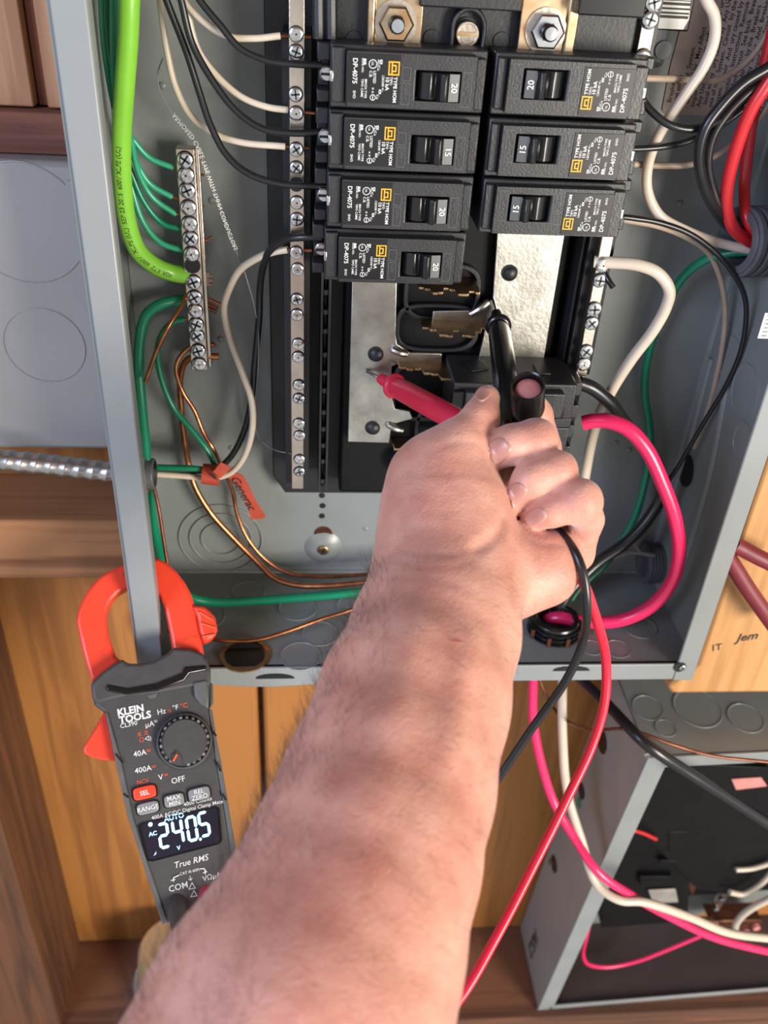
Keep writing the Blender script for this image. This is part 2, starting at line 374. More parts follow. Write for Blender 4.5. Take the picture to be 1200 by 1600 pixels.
# paper label on the back wall, upper right
pl = MB(); qs = [(1034, 172), (1039, 178), (1195, 184), (1225, -60), (1090, -60), (1046, 108)]
pl.prism([P(x, y, -.0004) for x, y in qs], (0, -.0004, 0)); plo = pl.build('warning_label', 'paper', enc)
t = MB(); words = ['ty all liability for', 'ury caused by', 'Impor  And', 'System.', 'ons of non', 'by the', 'May Affect', 'Any User', 'Standard', 'Circuit', 'Breakers', 'Remove', 'local safety', 'refer to', 'Instructions', 'See back']
xx = P(1040, 160, -.001)[0]; zz0 = P(1040, 168, -.001)[2]; random.seed(7)
for k in range(27):
    z = zz0 + .001 + (0 if k % 3 else .0015); x = xx + .0032 + k * .0034; zmax = zz0 + .115; n = 0
    if k < 5: zmax = zz0 + .028 + k * .006
    while z < zmax and n < 7:
        s = random.choice(words); wlen = text2d(s, .0036)[0][:, 0].max()
        if z + wlen > zmax: break
        t.text(s, (x, -.001, z), (0, 0, 1), (-1, 0, 0), .0036, bold=.012); z += wlen + .0022; n += 1
t.build('printed_text', 'print_dark', plo)
bl = MB(); bc = [P(x, y, -.0285) for x, y in ((1020, 44), (1067, 46), (1076, 30), (1082, -40), (1024, -40))]
bl.prism(bc, (0, -.0006, 0)); blo = bl.build('barcode_label', 'print_white', enc)
t = MB()
for k in range(13):
    z = P(1040, 28, -.0292)[2] + k * .0019; x = P(1026, 20, -.0292)[0]; t.box(x, x + .0165, -.02945, -.0292, z, z + random.choice((.0004, .0008, .0012)))
t.build('barcode', 'print_dark', blo)
hb = MB().box(P(1012, 45, -.028)[0] - .02, P(1067, 47, -.028)[0] + .003, -.0284, -.0003, P(1040, 48, -.028)[2], ZT - .1).build('label_backing', 'black_plastic', enc, bevel=.001)

# ------------------------------------------------------------------ the bus assembly (black base, bus bars, lugs)
bus = thing('bus_assembly', 'black plastic bus base with silver bus bars behind the breakers', 'bus assembly', (.175, -.001, .105))
ba = [P(x, y, -.008) for x, y in ((405, 80), (400, 640), (425, 745), (437, 763), (640, 765), (900, 765), (935, 560), (1000, 100))]
zb = P(500, 765, -.008)[2]; xb0 = P(424, 600, -.008)[0]; xb1 = .274
MB().prism([(xb0, -.0005, ZT - .15), (xb0, -.0005, zb + .014), (xb0 + .008, -.0005, zb), (xb1, -.0005, zb), (xb1, -.0005, ZT - .15)], (0, -.012, 0)).build('base_plate', 'black_plastic', bus, bevel=.001)
MB().box(.118, .246, -.030, -.0125, zb + .012, ZT - .16).build('bus_carrier', 'matte_black', bus, bevel=.002)
# toothed mounting rails
for x0, x1, zl0 in ((P(499, 600, -.04)[0], P(515, 600, -.04)[0], P(505, 768, -.04)[2]), (P(893, 480, -.04)[0], P(912, 480, -.04)[0], P(890, 566, -.04)[2] - .02)):
    r = MB().box(x0 + .002, x1 - .0022, -.034, -.0125, zl0, .36).build('mounting_rail', 'black_plastic', bus, bevel=.0006)
    xs = (x0, x0 + .0016), (x1 - .0016, x1)
    for a, b_ in xs: MB().box(a, b_, -.040, -.0125, zl0, .36).build('rail_flange', 'breaker_plastic', r, bevel=.0004)
    z = zl0 + .005
    while z < .27:
        MB().box(x0 + .0016, x1 - .0016, -.0385, -.034, z, z + .0032).build('rail_tooth', 'breaker_plastic', r, bevel=.0004); z += .0148 if int(z * 1000) % 2 else .0117
# bus bars
YB = -.035
def poly(pts, y): return [P(a, b, y) for a, b in pts]
lb = [(550, 430), (543, 688), (608, 690), (611, 668), (615, 660), (645, 652), (640, 640), (617, 636), (611, 615), (612, 570), (622, 566), (690, 566), (690, 550), (640, 549), (620, 535), (618, 520), (620, 430)]
b1 = MB().prism(poly(lb, YB), (0, -.0022, 0)).build('bus_bar', 'bus_silver', bus, bevel=.0005)
rb = [(770, 340), (768, 462), (764, 472), (735, 484), (676, 484), (674, 502), (756, 500), (764, 520), (752, 548), (752, 582), (868, 590), (852, 340)]
xr0, xr1 = .1998, .2392
z9 = P(760, 588, YB)[2]
rbp = [(xr0, P(770, 300, YB)[2])] + [(P(x, y, YB)[0], P(x, y, YB)[2]) for x, y in ((769, 466), (740, 483), (676, 484), (674, 503), (758, 500), (755, 522), (748, 552))] + [(P(748, 552, YB)[0], z9), (xr1, z9), (xr1, P(770, 300, YB)[2])]
b2 = MB().prism([(x, YB, z) for x, z in rbp], (0, -.0022, 0)).build('bus_bar', 'bus_silver', bus, bevel=.0005)
for px, py, bb in ((587, 553, b1), (582, 668, b1), (796, 426, b2)):
    MB().lathe([(.0047, -.0002), (.0047, .0004), (.001, .0004)], P(px, py, YB - .0022), (0, -1, 0), 22).build('rivet_hole', 'gloss_black', bb)
    MB().lathe([(.0043, 0), (.0036, .0012), (.0005, .0018)], P(px + 1, py + 2, YB - .0022), (0, -1, 0), 18).build('rivet', 'black_plastic', bb, smooth=60)
for a, b_, bb in (((611, 545), (637, 553), b1), ((604, 662), (630, 672), b1), ((733, 492), (764, 470), b2)):
    p0 = P(*a, YB - .0024); p1 = P(*b_, YB - .0024); MB().tube(spline([p0, (p0 + p1) / 2 + [0, -.0016, 0], p1], 6), [.001] + [.0022] * 11 + [.001], 10).build('formed_bead', 'bus_silver', bb)
# oval insulator wells around the stabs
for cx, cy, rx, rz in ((690, 455, 62, 42), (682, 510, 70, 36), (665, 608, 60, 50), (700, 668, 60, 40)):
    c = P(cx, cy, -.031); sx = rx * .00036; sz = rz * .00042
    o = [c + np.array([sx * np.sign(math.cos(t)) * abs(math.cos(t)) ** .6, 0, sz * np.sign(math.sin(t)) * abs(math.sin(t)) ** .6]) for t in np.linspace(0, 2 * math.pi, 40)[:-1]]
    i = [c + (p - c) * np.array([.88, 1, .84]) for p in o]
    MB().ring(o, i, (0, -.0035, 0)).build('insulator_rim', 'black_plastic', bus, bevel=.0006)
# stepped stab blades standing out toward the breakers
def stab(pts, y0=-.036):
    top = [np.array(P(*p, y0)) for p in pts[0]]
    m_ = MB(); pl_ = [np.array(P(*p, y0 - .004)) for p in pts[1]]
    m_.prism([*top, *pl_[::-1]], (0, .0016, -.0004)); return m_.build('stab', 'brass', bus, bevel=.0004)
def blade(x0, x1, ytop, teeth, py):
    # a vertical plate running in x, seen from above; front edge is stepped
    z = P(x0, py, YB)[2]; a = P(x0, py, YB)[0]; b_ = P(x1, py, YB)[0]; n = len(teeth); po = [(a, YB + .004, z)]
    for k, t in enumerate(teeth):
        xa = a + (b_ - a) * k / n; xb = a + (b_ - a) * (k + 1) / n; po += [(xa + .0006, YB - t, z), (xb - .0006, YB - t, z)]
    po += [(b_, YB + .004, z)]
    MB().prism(po, (0, 0, -.0018)).build('stab', 'brass', bus, bevel=.0004)
blade(655, 770, 0, (.013, .016, .023, .024, .016, .023, .024, .017, .011, .008), 497)
blade(620, 740, 0, (.010, .012, .011, .017, .018, .024, .024, .017, .014, .014), 562)
blade(650, 745, 0, (.012, .014, .020, .019, .012, .014, .021, .021, .016, .018), 436)
blade(652, 735, 0, (.008, .012, .020, .020, .012, .012, .010, .010), 628)
blade(612, 720, 0, (.010, .014, .018, .018, .012, .012, .010, .010), 688)
# black cup left of the lower stabs and a round post
MB().lathe([(.010, 0), (.010, .008), (.008, .008), (.008, .002), (.001, .002)], P(632, 715, -.030), (0, -1, 0), 24).build('insulator_cup', 'black_plastic', bus, bevel=.0004)
# upper molded deck with lugs and centre screw
zd = P(700, 84, -.055)[2]
MB().box(.104, .2535, -.052, -.012, zd - .012, ZT - .16).build('upper_deck', 'black_plastic', bus, bevel=.0015)
MB().box(P(655, 6, -.06)[0], P(815, 6, -.06)[0], -.062, -.052, P(700, 12, -.06)[2], ZT - .17).build('deck_ridge', 'black_plastic', bus, bevel=.0008)
MB().box(P(896, 6, -.06)[0], P(1000, 6, -.06)[0], -.070, -.052, P(900, 22, -.066)[2], ZT - .17).build('deck_ridge', 'gloss_black', bus, bevel=.0008)
for px in (498, 518): MB().tube([P(px, 60, -.056), P(px - 1, -60, -.056)], .003, 10).build('deck_post', 'black_plastic', bus)
for px, py in ((674, 60), (783, 64), (553, 62)): MB().lathe([(.004, 0), (.0038, .0005), (.0003, .0005)], P(px, py, -.0522), (0, -1, 0), 20).build('moulding_mark', 'black_plastic', bus)
c = P(729, 52, -.0525); arch = [(c[0] - .0085, c[1], c[2] - .009)] + [(c[0] + .0085 * math.cos(t), c[1], c[2] + .0025 + .0095 * math.sin(t)) for t in np.linspace(math.pi, 0, 15)] + [(c[0] + .0085, c[1], c[2] - .009)]
ar = np.array(arch); inn = (ar - c) * [.78, 1, .78] + c
MB().ring(ar, inn, (0, -.006, 0)).build('screw_boss', 'black_plastic', bus, bevel=.0008)
MB().lathe([(.0068, 0), (.0068, .0006), (.0004, .0006)], c + [0, -.0002, 0], (0, -1, 0), 24).build('screw_recess', 'dark_slot', bus)
sc_ = MB().lathe([(.0054, 0), (.0057, .0006), (.0057, .0024), (.0052, .0028), (.0044, .0028), (.0042, .0022), (.0004, .0022)], c + [0, -.001, 0], (0, -1, 0), 24).build('deck_screw', 'bar_silver', bus)
MB().box(c[0] - .0052, c[0] + .0052, c[1] - .0040, c[1] - .0031, c[2] - .0009, c[2] + .0009).build('screw_slot', 'lug_zinc', sc_)
for k, (x0, x1, xc, yc, studx) in enumerate(((571, 653, 617, 34, 624), (815, 893, 849, 46, 853))):
    y = -.054; a = P(x0, 75, y); b_ = P(x1, 78, y); zc = P(xc, yc, y); lz = zd - .004
    lug = MB().box(a[0], b_[0], y - .003, y, lz, lz + .05).build('lug_plate', 'lug_zinc', bus, bevel=.001)
    ra, rb_ = ((a[0], a[0] + .004) if k == 0 else (b_[0] - .006, b_[0]))
    MB().box(ra, rb_, y - .006, y - .003, lz, lz + .05).build('lug_rib', 'lug_zinc', lug, bevel=.0012)
    MB().box(zc[0] - .0125, zc[0] + .0125, y - .0045, y - .003, zc[2] - .0105, zc[2] + .05).build('lug_strap', 'lug_zinc', lug, bevel=.0005)
    cc = np.array([zc[0], y - .0045, zc[2]])
    MB().lathe([(.0098, 0), (.0098, .001), (.006, .001)], cc, (0, -1, 0), 28).build('washer', 'bar_silver', lug)
    MB().lathe([(.0082, 0), (.0082, .004), (.0072, .0048), (.0042, .0048), (.0042, .003)], cc + [0, -.001, 0], (0, -1, 0), 6).build('hex_nut', 'lug_zinc' if k == 0 else 'screw_zinc', lug, smooth=20)
    MB().lathe([(.0036, 0), (.0036, .0105), (.0032, .0112), (.0003, .0112)], cc + [0, -.001, 0], (0, -1, 0), 18).build('stud', 'gloss_black', lug)
    MB().lathe([(.0031, 0), (.0028, .0006), (.0003, .0007)], cc + [0, -.0122, 0], (0, -1, 0), 18).build('stud_tip', 'screw_zinc', lug)
MB().prism([P(630, 62, -.0573), P(640, 70, -.0573), P(621, 70, -.0573)], (0, -.0012, 0)).build('lug_pip', 'lug_zinc', bus)
# right-hand moulded bracket next to the neutral bar
MB().box(P(1008, 60, -.03)[0], P(1050, 60, -.03)[0], -.028, -.013, P(1020, 108, -.03)[2], ZT - .2).build('side_bracket', 'bushing_grey', bus, bevel=.003)
for px, py in ((1036, 78),): MB().lathe([(.0045, 0), (.0043, .0008), (.0003, .0008)], P(px, py, -.0282), (0, -1, 0), 20).build('moulding_mark', 'bushing_grey', bus)

# ------------------------------------------------------------------ neutral and ground bars
def bar(name, label, xa, xb, y, z0, z1, screws, thick, r, mt='bar_silver'):
    t = thing(name, label, 'terminal bar', ((xa + xb) / 2, y, z0))
    MB().box(xa, xb, y - thick, y, z0, z1).build('bar', mt, t, bevel=.0005)
    for i, s in enumerate(screws):
        c = P(s[0], s[1], y - thick); c[0] = min(max(c[0], xa + r * .8), xb - r * .8)
        MB().lathe([(r * 1.12, 0), (r * 1.12, .0003), (r * .9, .0003)], c, (0, -1, 0), 18).build('screw_hole', 'dark_slot', t)
        if len(s) < 3: screw(t, c, (0, -1, 0), r * (.93 + .1 * random.random()), h=.55)
    return t
yn = -.045
nl = bar('neutral_bar', 'tall silver neutral bar left of the left breaker column', P(453, 300, yn)[0], P(476, 300, yn)[0], yn, P(465, 755, yn)[2], ZT - .1,
    [(463, -20), (463, 53), (463, 81), (462, 147), (463, 177), (463, 233), (463, 262), (463, 288, 0), (464, 316), (464, 342), (463, 394), (465, 420), (464, 467), (464, 491), (466, 537), (466, 557), (467, 601), (467, 622), (467, 661), (468, 680), (468, 717), (468, 736)], .007, .0033)
nr = bar('neutral_bar', 'silver neutral bar right of the right breaker column', .2555, .2622, yn, P(905, 580, yn)[2], ZT - .1,
    [(1018, 3), (1010, 30), (999, 90), (932, 413), (928, 437), (920, 482), (916, 504), (905, 548), (902, 568)], .007, .0040)
for py in (601, 661, 717, 540):
    c = P(466, py - 9, yn - .004); MB().tube([c + [-.003, 0, 0], c + [.003, 0, 0]], .0022, 10).build('copper_stain', 'copper', nl)
MB().box(P(453, 300, yn)[0] - .0035, P(476, 300, yn)[0] + .003, yn, -.0125, P(465, 760, yn)[2], .36).build('bar_support', 'black_plastic', bus)
MB().box(.2515, .266, yn, -.0125, P(905, 585, yn)[2], .39).build('bar_support', 'gloss_black', bus)
yg = -.012
gb = thing('ground_bar', 'short silver ground bar with green wires on the back wall', 'terminal bar', (.032, yg, .17))
g0 = P(292, 232, yg - .008); g1 = P(312, 578, yg - .008); xg = (g0[0] + g1[0]) / 2
MB().box(xg - .0055, xg + .0045, yg - .0085, yg, g1[2], g0[2]).build('bar', 'bar_silver', gb, bevel=.0005)
MB().box(xg + .0046, xg + .0066, yg - .006, yg, g1[2] + .001, g0[2]).build('bar_flange', 'bar_silver', gb, bevel=.0004)
MB().box(xg - .004, xg + .003, yg, -.0004, g1[2] + .02, g1[2] + .03).build('standoff', 'grey_paint', gb)
for i, (px, py) in enumerate(((290, 249), (292, 273), (294, 297), (296, 324), (297, 349), (299, 372), (299, 396), (304, 415), (303, 440), (305, 464), (307, 485), (309, 506), (311, 524), (311, 547), (312, 568))):
    c = P(px, py, yg - .0085); c[0] = xg - .0006
    MB().lathe([(.0046, 0), (.0046, .0003), (.003, .0003)], c, (0, -1, 0), 18).build('screw_hole', 'dark_slot', gb)
    if i != 7: screw(gb, c, (0, -1, 0), .0041, h=.55)
def tip(p0, p1, r, o, mt='copper'): return MB().tube([np.array(p0), np.array(p1)], r, 8).build('copper_tip', mt, o)
# ------------------------------------------------------------------ breakers
mm = .001
def breaker_proto(rating):
    t = thing('circuit_breaker', '-', 'breaker', (0, 0, 0)); B = lambda b, n, m_, par=t, **k: b.build(n, m_, par, local=True, **k)
    b = MB().box(-.036, .0363, .007, .046, -.0134, .0134)
    B(b, 'body', 'breaker_plastic', bevel=.0008)
    # raised face with the handle opening
    X0, X1, Z0, Z1 = -.0290, .0308, -.0116, .0116; hx0, hx1, hz0, hz1 = .0030, .0238, -.0080, .0050
    o = [(X0, .0, Z0), (X1, 0, Z0), (X1, 0, Z1), (X0, 0, Z1)]; i = [(hx0, 0, hz0), (hx1, 0, hz0), (hx1, 0, hz1), (hx0, 0, hz1)]
    face = B(MB().ring(o, i, (0, .008, 0)), 'face', 'breaker_plastic', bevel=.0006)
    B(MB().box(hx0, hx1, .0066, .0069, hz0, hz1), 'handle_recess', 'dark_slot', face)
    # shoulders at both ends, wire-end tabs
    B(MB().box(-.0355, -.0292, .003, .0075, -.0105, .0125), 'end_shoulder', 'breaker_plastic', bevel=.0006)
    B(MB().box(.0310, .0355, .0035, .0075, -.0115, .0105), 'end_shoulder', 'breaker_plastic', bevel=.0006)
    tm = MB(); tm.box(-.0420, -.036, .016, .046, .0050, .0125); tm.box(-.0420, -.036, .016, .046, -.0130, -.0075); tm.box(-.0415, -.036, .026, .046, -.0075, .005)
    B(tm, 'wire_terminal', 'breaker_plastic', bevel=.0006)
    s = B(MB().lathe([(.0036, 0), (.0036, .003), (.0028, .0036), (.0003, .0036)], (-.0372, .021, -.001), (0, -1, 0), 16), 'terminal_screw', 'screw_zinc')
    B(MB().box(-.0402, -.0342, .0166, .0174, -.0015, -.0005), 'screw_slot', 'dark_slot', s)
    B(MB().box(-.0362, -.0345, .0028, .0065, -.0020, .0030), 'metal_clip', 'screw_zinc', bevel=.0004)
    # faint moulded frames right of the opening and between label and opening
    for a0, a1, c0, c1 in ((.0246, .0288, -.0098, .0050), (-.0035, .0005, -.0098, -.0005), (-.0035, .0005, .0002, .0060)):
        B(MB().ring([(a0, 0, c0), (a1, 0, c0), (a1, 0, c1), (a0, 0, c1)], [(a0 + .0003, 0, c0 + .0003), (a1 - .0003, 0, c0 + .0003), (a1 - .0003, 0, c1 - .0003), (a0 + .0003, 0, c1 - .0003)], (0, -.0002, 0)), 'moulded_frame', 'rating_tile', face)
    d = MB()
    for q in range(3): d.box(.0255 + .001 * q, .0259 + .001 * q, -.0002, 0, -.0085 + .003 * q, -.0060 + .003 * q)
    tx = MB(); tx.text('ON', (.0262, -.0003, .0030), (0, 0, -1), (1, 0, 0), .0028); tx.text('OFF', (-.0024, -.0003, -.0012), (0, 0, -1), (1, 0, 0), .0026)
    B(tx, 'moulded_text', 'rating_tile', face)
    # toggle thrown toward the centre of the panel
    tg = B(MB().prism([(.0036, .0066, hz0 + .0006), (.0042, .0030, hz0 + .0006), (.0066, .0004, hz0 + .0006), (.0098, -.0004, hz0 + .0006), (.0122, .0008, hz0 + .0006), (.0140, -.0040, hz0 + .0006), (.0165, -.0052, hz0 + .0006), (.0178, -.0022, hz0 + .0006), (.0230, -.0014, hz0 + .0006), (.0234, .0066, hz0 + .0006)], (0, 0, hz1 - hz0 - .0012)), 'toggle', 'gloss_black', bevel=.0005)
    B(MB().prism([(.0182, -.00235, hz0 + .0006), (.0229, -.0016, hz0 + .0006), (.0229, -.00115, hz0 + .0006), (.0182, -.0019, hz0 + .0006)], (0, 0, hz1 - hz0 - .0014)), 'rating_plate', 'rating_tile', tg)
    nu = MB().text(rating, (.0192, -.0027, -.0015), (0, 0, -1), (1, .16, 0), .0042, 'CENTER', bold=.012); B(nu, 'rating_number', 'print_white', tg)
    # printed label
    lab = B(MB().box(-.0286, -.0042, -.0003, .0, -.0098, .0108), 'label_plate', 'label_black', bevel=.0001)
    tx = MB(); Y = -.0005
    def T(s, x, z, size, bold=.008): tx.text(s, (x * mm, Y, z * mm), (0, 0, -1), (1, 0, 0), size * mm, bold=bold)
    T('TYPE HOM', -7.2, 1.8, 2.25, .015); T('TIPO', -8.9, 1.8, 1.6); T('10 kA', -10.9, 1.8, 2.4, .015); T('120/240 V~', -12.6, 2.4, 1.5)
    T('AL/Cu', -14.9, 8.6, 1.7); T('Cu', -14.9, -5.8, 1.7); T('LISTED', -16.6, 4.0, 1.75); T('C.B.', -18.4, 4.0, 1.75); T('\u2261 \u2261', -17.2, -3.0, 1.7)
    T('MACH TYPE', -20.4, .4, 1.5); T('TIPO CAME', -22.0, .4, 1.5); T('ISSUE NO.', -22.0, 8.9, 1.35); T('DP-4075', -26.0, 8.9, 3.0, .01); T('SHO', -25.6, -4.6, 1.7)
    def mark(cx, cz, r, w_):
        n = 22; o_ = [(cx + r * math.cos(2 * math.pi * k / n), Y, cz + r * math.sin(2 * math.pi * k / n)) for k in range(n)]; i_ = [(cx + (r - w_) * math.cos(2 * math.pi * k / n), Y, cz + (r - w_) * math.sin(2 * math.pi * k / n)) for k in range(n)]
        tx.ring(o_, i_, (0, -.0001, 0))
    mark(-.0170, .0067, .0019, .0003); T('UL', -17.6, 7.7, 1.4); mark(-.0165, -.0072, .0013, .00025)
    tx.box(-.01665, -.01635, Y - .0001, Y, -.0081, -.0063)
    for z in (7.2, -5.2): tx.ring([(-.0138, Y, z * mm + .0014), (-.0128, Y, z * mm + .0014), (-.0128, Y, z * mm - .0004), (-.0138, Y, z * mm - .0004)], [(-.0135, Y, z * mm + .0011), (-.0131, Y, z * mm + .0011), (-.0131, Y, z * mm - .0001), (-.0135, Y, z * mm - .0001)], (0, -.0001, 0))
    for x, z in ((-20.3, 8.7), (-20.3, 7.4)): tx.box((x - 1) * mm, (x + .2) * mm, Y - .0001, Y, (z - 1) * mm, z * mm)
    B(tx, 'printed_text', 'print_white', lab, smooth=0)
    lg = MB()
    def sq(a, b_, w_): 
        o_ = [(a, Y, b_), (a + .0049, Y, b_), (a + .0049, Y, b_ + .0057), (a, Y, b_ + .0057)]
    def rect(x0, x1, z0, z1, w_): lg.ring([(x0, Y, z0), (x1, Y, z0), (x1, Y, z1), (x0, Y, z1)], [(x0 + w_, Y, z0 + w_), (x1 - w_, Y, z0 + w_), (x1 - w_, Y, z1 - w_), (x0 + w_, Y, z1 - w_)], (0, -.0001, 0))
    rect(-.0099, -.0048, .0024, .0082, .0006); rect(-.0085, -.0062, .0038, .0068, .0006); lg.box(-.0085, -.0079, Y - .0001, Y, .0030, .0076)
    B(lg, 'logo', 'print_yellow', lab, smooth=0)
    return t
YBk = -.08
p20 = breaker_proto('20'); p15 = breaker_proto('15'); used = set()
BG = 'single-pole breakers in two columns'
def put(src, x, z, rot, label):
    o = src if src not in used else copy_tree(src); used.add(src)
    o.matrix_world = Matrix.Translation((x, YBk, z)) @ Matrix.Rotation(math.pi if rot else 0, 4, 'Y'); W[o] = o.matrix_world.copy()
    tagit(o, label, 'breaker', BG); return o
xl, xr = .1425, .2195
for src, x, z, rot, lb_ in ((p20, xl + .0003, .3466, 0, 'black 20 amp breaker at the top of the left column'), (p15, xl, .3188, 0, 'black 15 amp breaker second from the top in the left column'),
    (p20, xl - .0003, .2907, 0, 'black 20 amp breaker third from the top in the left column'), (p20, xl - .0012, .2630, 0, 'black 20 amp breaker at the bottom of the left column'),
    (p20, xr - .0003, .3465, 1, 'black 20 amp breaker at the top of the right column'), (p15, xr, .3182, 1, 'black 15 amp breaker in the middle of the right column'), (p15, xr + .0005, .2902, 1, 'black 15 amp breaker at the bottom of the right column')):
    put(src, x, z, rot, lb_)
# two-pole breaker behind the hand
A = P(722, 608, -.08); Bq = P(921, 603, -.08); x0, x1, zt_ = .1795, .2545, .1925
dbl = thing('two_pole_breaker', 'wide black two-pole breaker behind the hand feeding the pink wire', 'breaker', ((x0 + x1) / 2, -.04, .137))
zb_ = zt_ - .0555
for k in range(2):
    za = zt_ - k * .0278; bd = MB().box(x0, x1 - .004, -.074, -.036, za - .0270, za).build('pole_body', 'breaker_plastic', dbl, bevel=.0008)
    MB().box(x0 + .006, x1 - .012, -.080, -.074, za - .0250, za - .0030).build('face', 'breaker_plastic', dbl, bevel=.0008)
    MB().box(x0 + .036, x1 - .018, -.0804, -.0798, za - .0115, za - .0045).build('handle_recess', 'dark_slot', dbl)
    for q in range(2): MB().box(x1 - .004, x1 + .001, -.068 + .0 * q, -.036, za - .010 - q * .0145, za - .0015 - q * .0145).build('wire_terminal', 'breaker_plastic', dbl, bevel=.0006)
    MB().box(x1 - .016, x1 - .006, -.0806, -.0796, za - .024, za - .018).build('moulded_step', 'black_plastic', dbl, bevel=.0004)
MB().box(x0 + .050, x0 + .058, -.062, -.048, zt_, zt_ + .0012).build('side_rib', 'breaker_plastic', dbl, bevel=.0004)
MB().prism([(x0 + .008, -.045, zt_), (x0 + .020, -.045, zt_), (x0 + .0225, -.056, zt_), (x0 + .012, -.060, zt_)], (0, 0, .0009)).build('side_rib', 'black_plastic', dbl, bevel=.0003)
MB().box(x0 + .040, x0 + .0455, -.086, -.078, zb_ + .012, zt_ - .009).build('toggle', 'gloss_black', dbl, bevel=.0006)
MB().box(x0 - .001, x0 + .006, -.0772, -.074, zb_ + .004, zt_ - .004).build('end_step', 'gloss_black', dbl, bevel=.0005)

# ------------------------------------------------------------------ wires
def wire(label, pts, wpx, mt, name='insulated_wire', cat='wire', tips=(), n=8, sides=12, group=None, prints=None, squash=1):
    p = [P(*q) for q in pts]; mid = p[len(p) // 2]; r = wpx / 2 * depth(mid) / F; sp = spline(p, n)
    o = MB().tube(sp, r, sides, squash).build(name, mt, label=label, cat=cat, group=group, smooth=60)
    for a, b in tips: tip(P(*a), P(*b), r * .45, o)
    if prints:
        s0, ang, size, ss, pm = prints; T_, U, V = transport(sp); acc = np.concatenate([[0], np.cumsum(np.linalg.norm(np.diff(sp, axis=0), axis=1))])
        q, f = text2d(ss, size * r, bold=.01); vs = []
        cw = unit(CAM - sp[len(sp) // 2])
        for a_, b_ in q:
            s = min(max(s0 * acc[-1] + a_, 0), acc[-1] - 1e-5); i = int(np.searchsorted(acc, s, 'right') - 1); t = (s - acc[i]) / (acc[i + 1] - acc[i])
            c = sp[i] * (1 - t) + sp[i + 1] * t; T = unit(sp[i + 1] - sp[i]); vw = unit(CAM - c); vw = unit(vw - T * (vw @ T)); sd = np.cross(vw, T)
            th = ang + b_ / r; vs.append(c + (r * 1.012) * (math.cos(th) * vw + math.sin(th) * sd))
        MB().add(vs, f).build('printed_text', pm, o, smooth=0)
    return o
def dz(x, y, z): return PZ(x, y, z)[1]
# upper left
G5 = 'green ground wires to the ground bar'
wire('thick lime green ground cable running down beside the left lip', [(296, 431, -0.017), (268, 426, -0.018), (242, 415, -0.022), (216, 392, -0.027), (200, 350, -0.03), (192, 290, -0.034), (190, 220, -0.04), (195, 130, -0.045), (200, 60, -0.048), (202, 0, -0.05), (204, -60, -0.05)], 29, 'wire_lime', name='ground_cable', cat='cable', sides=20, prints=(.06, .1, .72, "FOR KT2  600V  XLPE (UL)  SEP 23 2015  600V XLPE (UL)", 'print_dark'))
st = thing('cable_strand_end', 'flared bare strands of the lime cable past the ground bar', 'wire end', P(325, 440, -.016))
for k in range(6): MB().tube([P(314, 428 + k * 3.4, -.016), P(328 + (k % 2) * 5, 427 + k * 3.6, -.0165)], .0009, 8).build('strand', 'bar_silver', st)
gw = [('uppermost thin green ground wire reaching the ground bar', 'wire_green', [(158, -40, -.03), (160, 40, -.03), (168, 110, -.028), (185, 185, -.022), (207, 217, -.02), (233, 246, -.018), (271, 262, -.016)], ((271, 262, -.016), (319, 274, -.016))),
 ('thin green ground wire second from the top of the ground bar', 'wire_green', [(176, -40, -.034), (176, 60, -.034), (180, 150, -.03), (200, 222, -.022), (212, 252, -.02), (234, 287, -.018), (269, 308, -.016)], ((269, 308, -.016), (283, 313, -.016))),
 ('pale green ground wire in the middle of the ground bar bundle', 'wire_green', [(187, -40, -.03), (186, 60, -.03), (190, 150, -.03), (204, 215, -.025), (217, 271, -.021), (238, 308, -.018), (275, 335, -.016)], ((275, 335, -.016), (319, 322, -.016))),
 ('deep green ground wire second lowest of the bundle', 'wire_deep_green', [(168, -40, -.022), (170, 60, -.022), (180, 160, -.02), (195, 235, -.018), (206, 272, -.017), (226, 317, -.017), (254, 349, -.016), (284, 358, -.016)], ((284, 358, -.016), (316, 344, -.016))),
 ('lowest thin green ground wire of the ground bar bundle', 'wire_green', [(198, 240, -.016), (207, 298, -.016), (225, 349, -.017), (251, 379, -.017), (288, 392, -.016)], ((288, 392, -.016), (332, 370, -.016)))]
for l_, m_, pts, (a, b) in gw: wire(l_, pts, 9.5, m_, group=G5, tips=((a, b),))
tpz = [((300, 389, -.016), (323, 388, -.016))]
wire('white wire arching highest to the top of the left neutral bar', [(280, -40, -.05), (288, 0, -.05), (317, 33, -.05), (354, 56, -.05), (396, 60, -.05), (438, 56, -.049)], 10.5, 'wire_white', tips=(((438, 56, -.049), (486, 58, -.049)),))
wire('white wire sweeping in the middle to the left neutral bar', [(284, -40, -.046), (290, 0, -.046), (308, 75, -.046), (333, 112, -.047), (375, 150, -.048), (417, 167, -.049), (450, 172, -.049)], 10.5, 'wire_white', tips=(((450, 172, -.049), (492, 177, -.049)),))
wire('white wire curving lowest of three to the left neutral bar', [(246, -40, -.04), (250, 0, -.04), (262, 83, -.04), (275, 137, -.041), (300, 183, -.043), (333, 208, -.045), (375, 222, -.047), (446, 229, -.049)], 10.5, 'wire_white', tips=(((446, 229, -.049), (482, 231, -.049)),))
wire('black wire to the top left breaker', [(290, -40, -.058), (312, 0, -.058), (342, 37, -.058), (375, 75, -.058), (417, 94, -.058), (458, 100, -.058), (503, 102, -.058)], 11, 'wire_black', tips=(((503, 102, -.058), (512, 103, -.058)),))
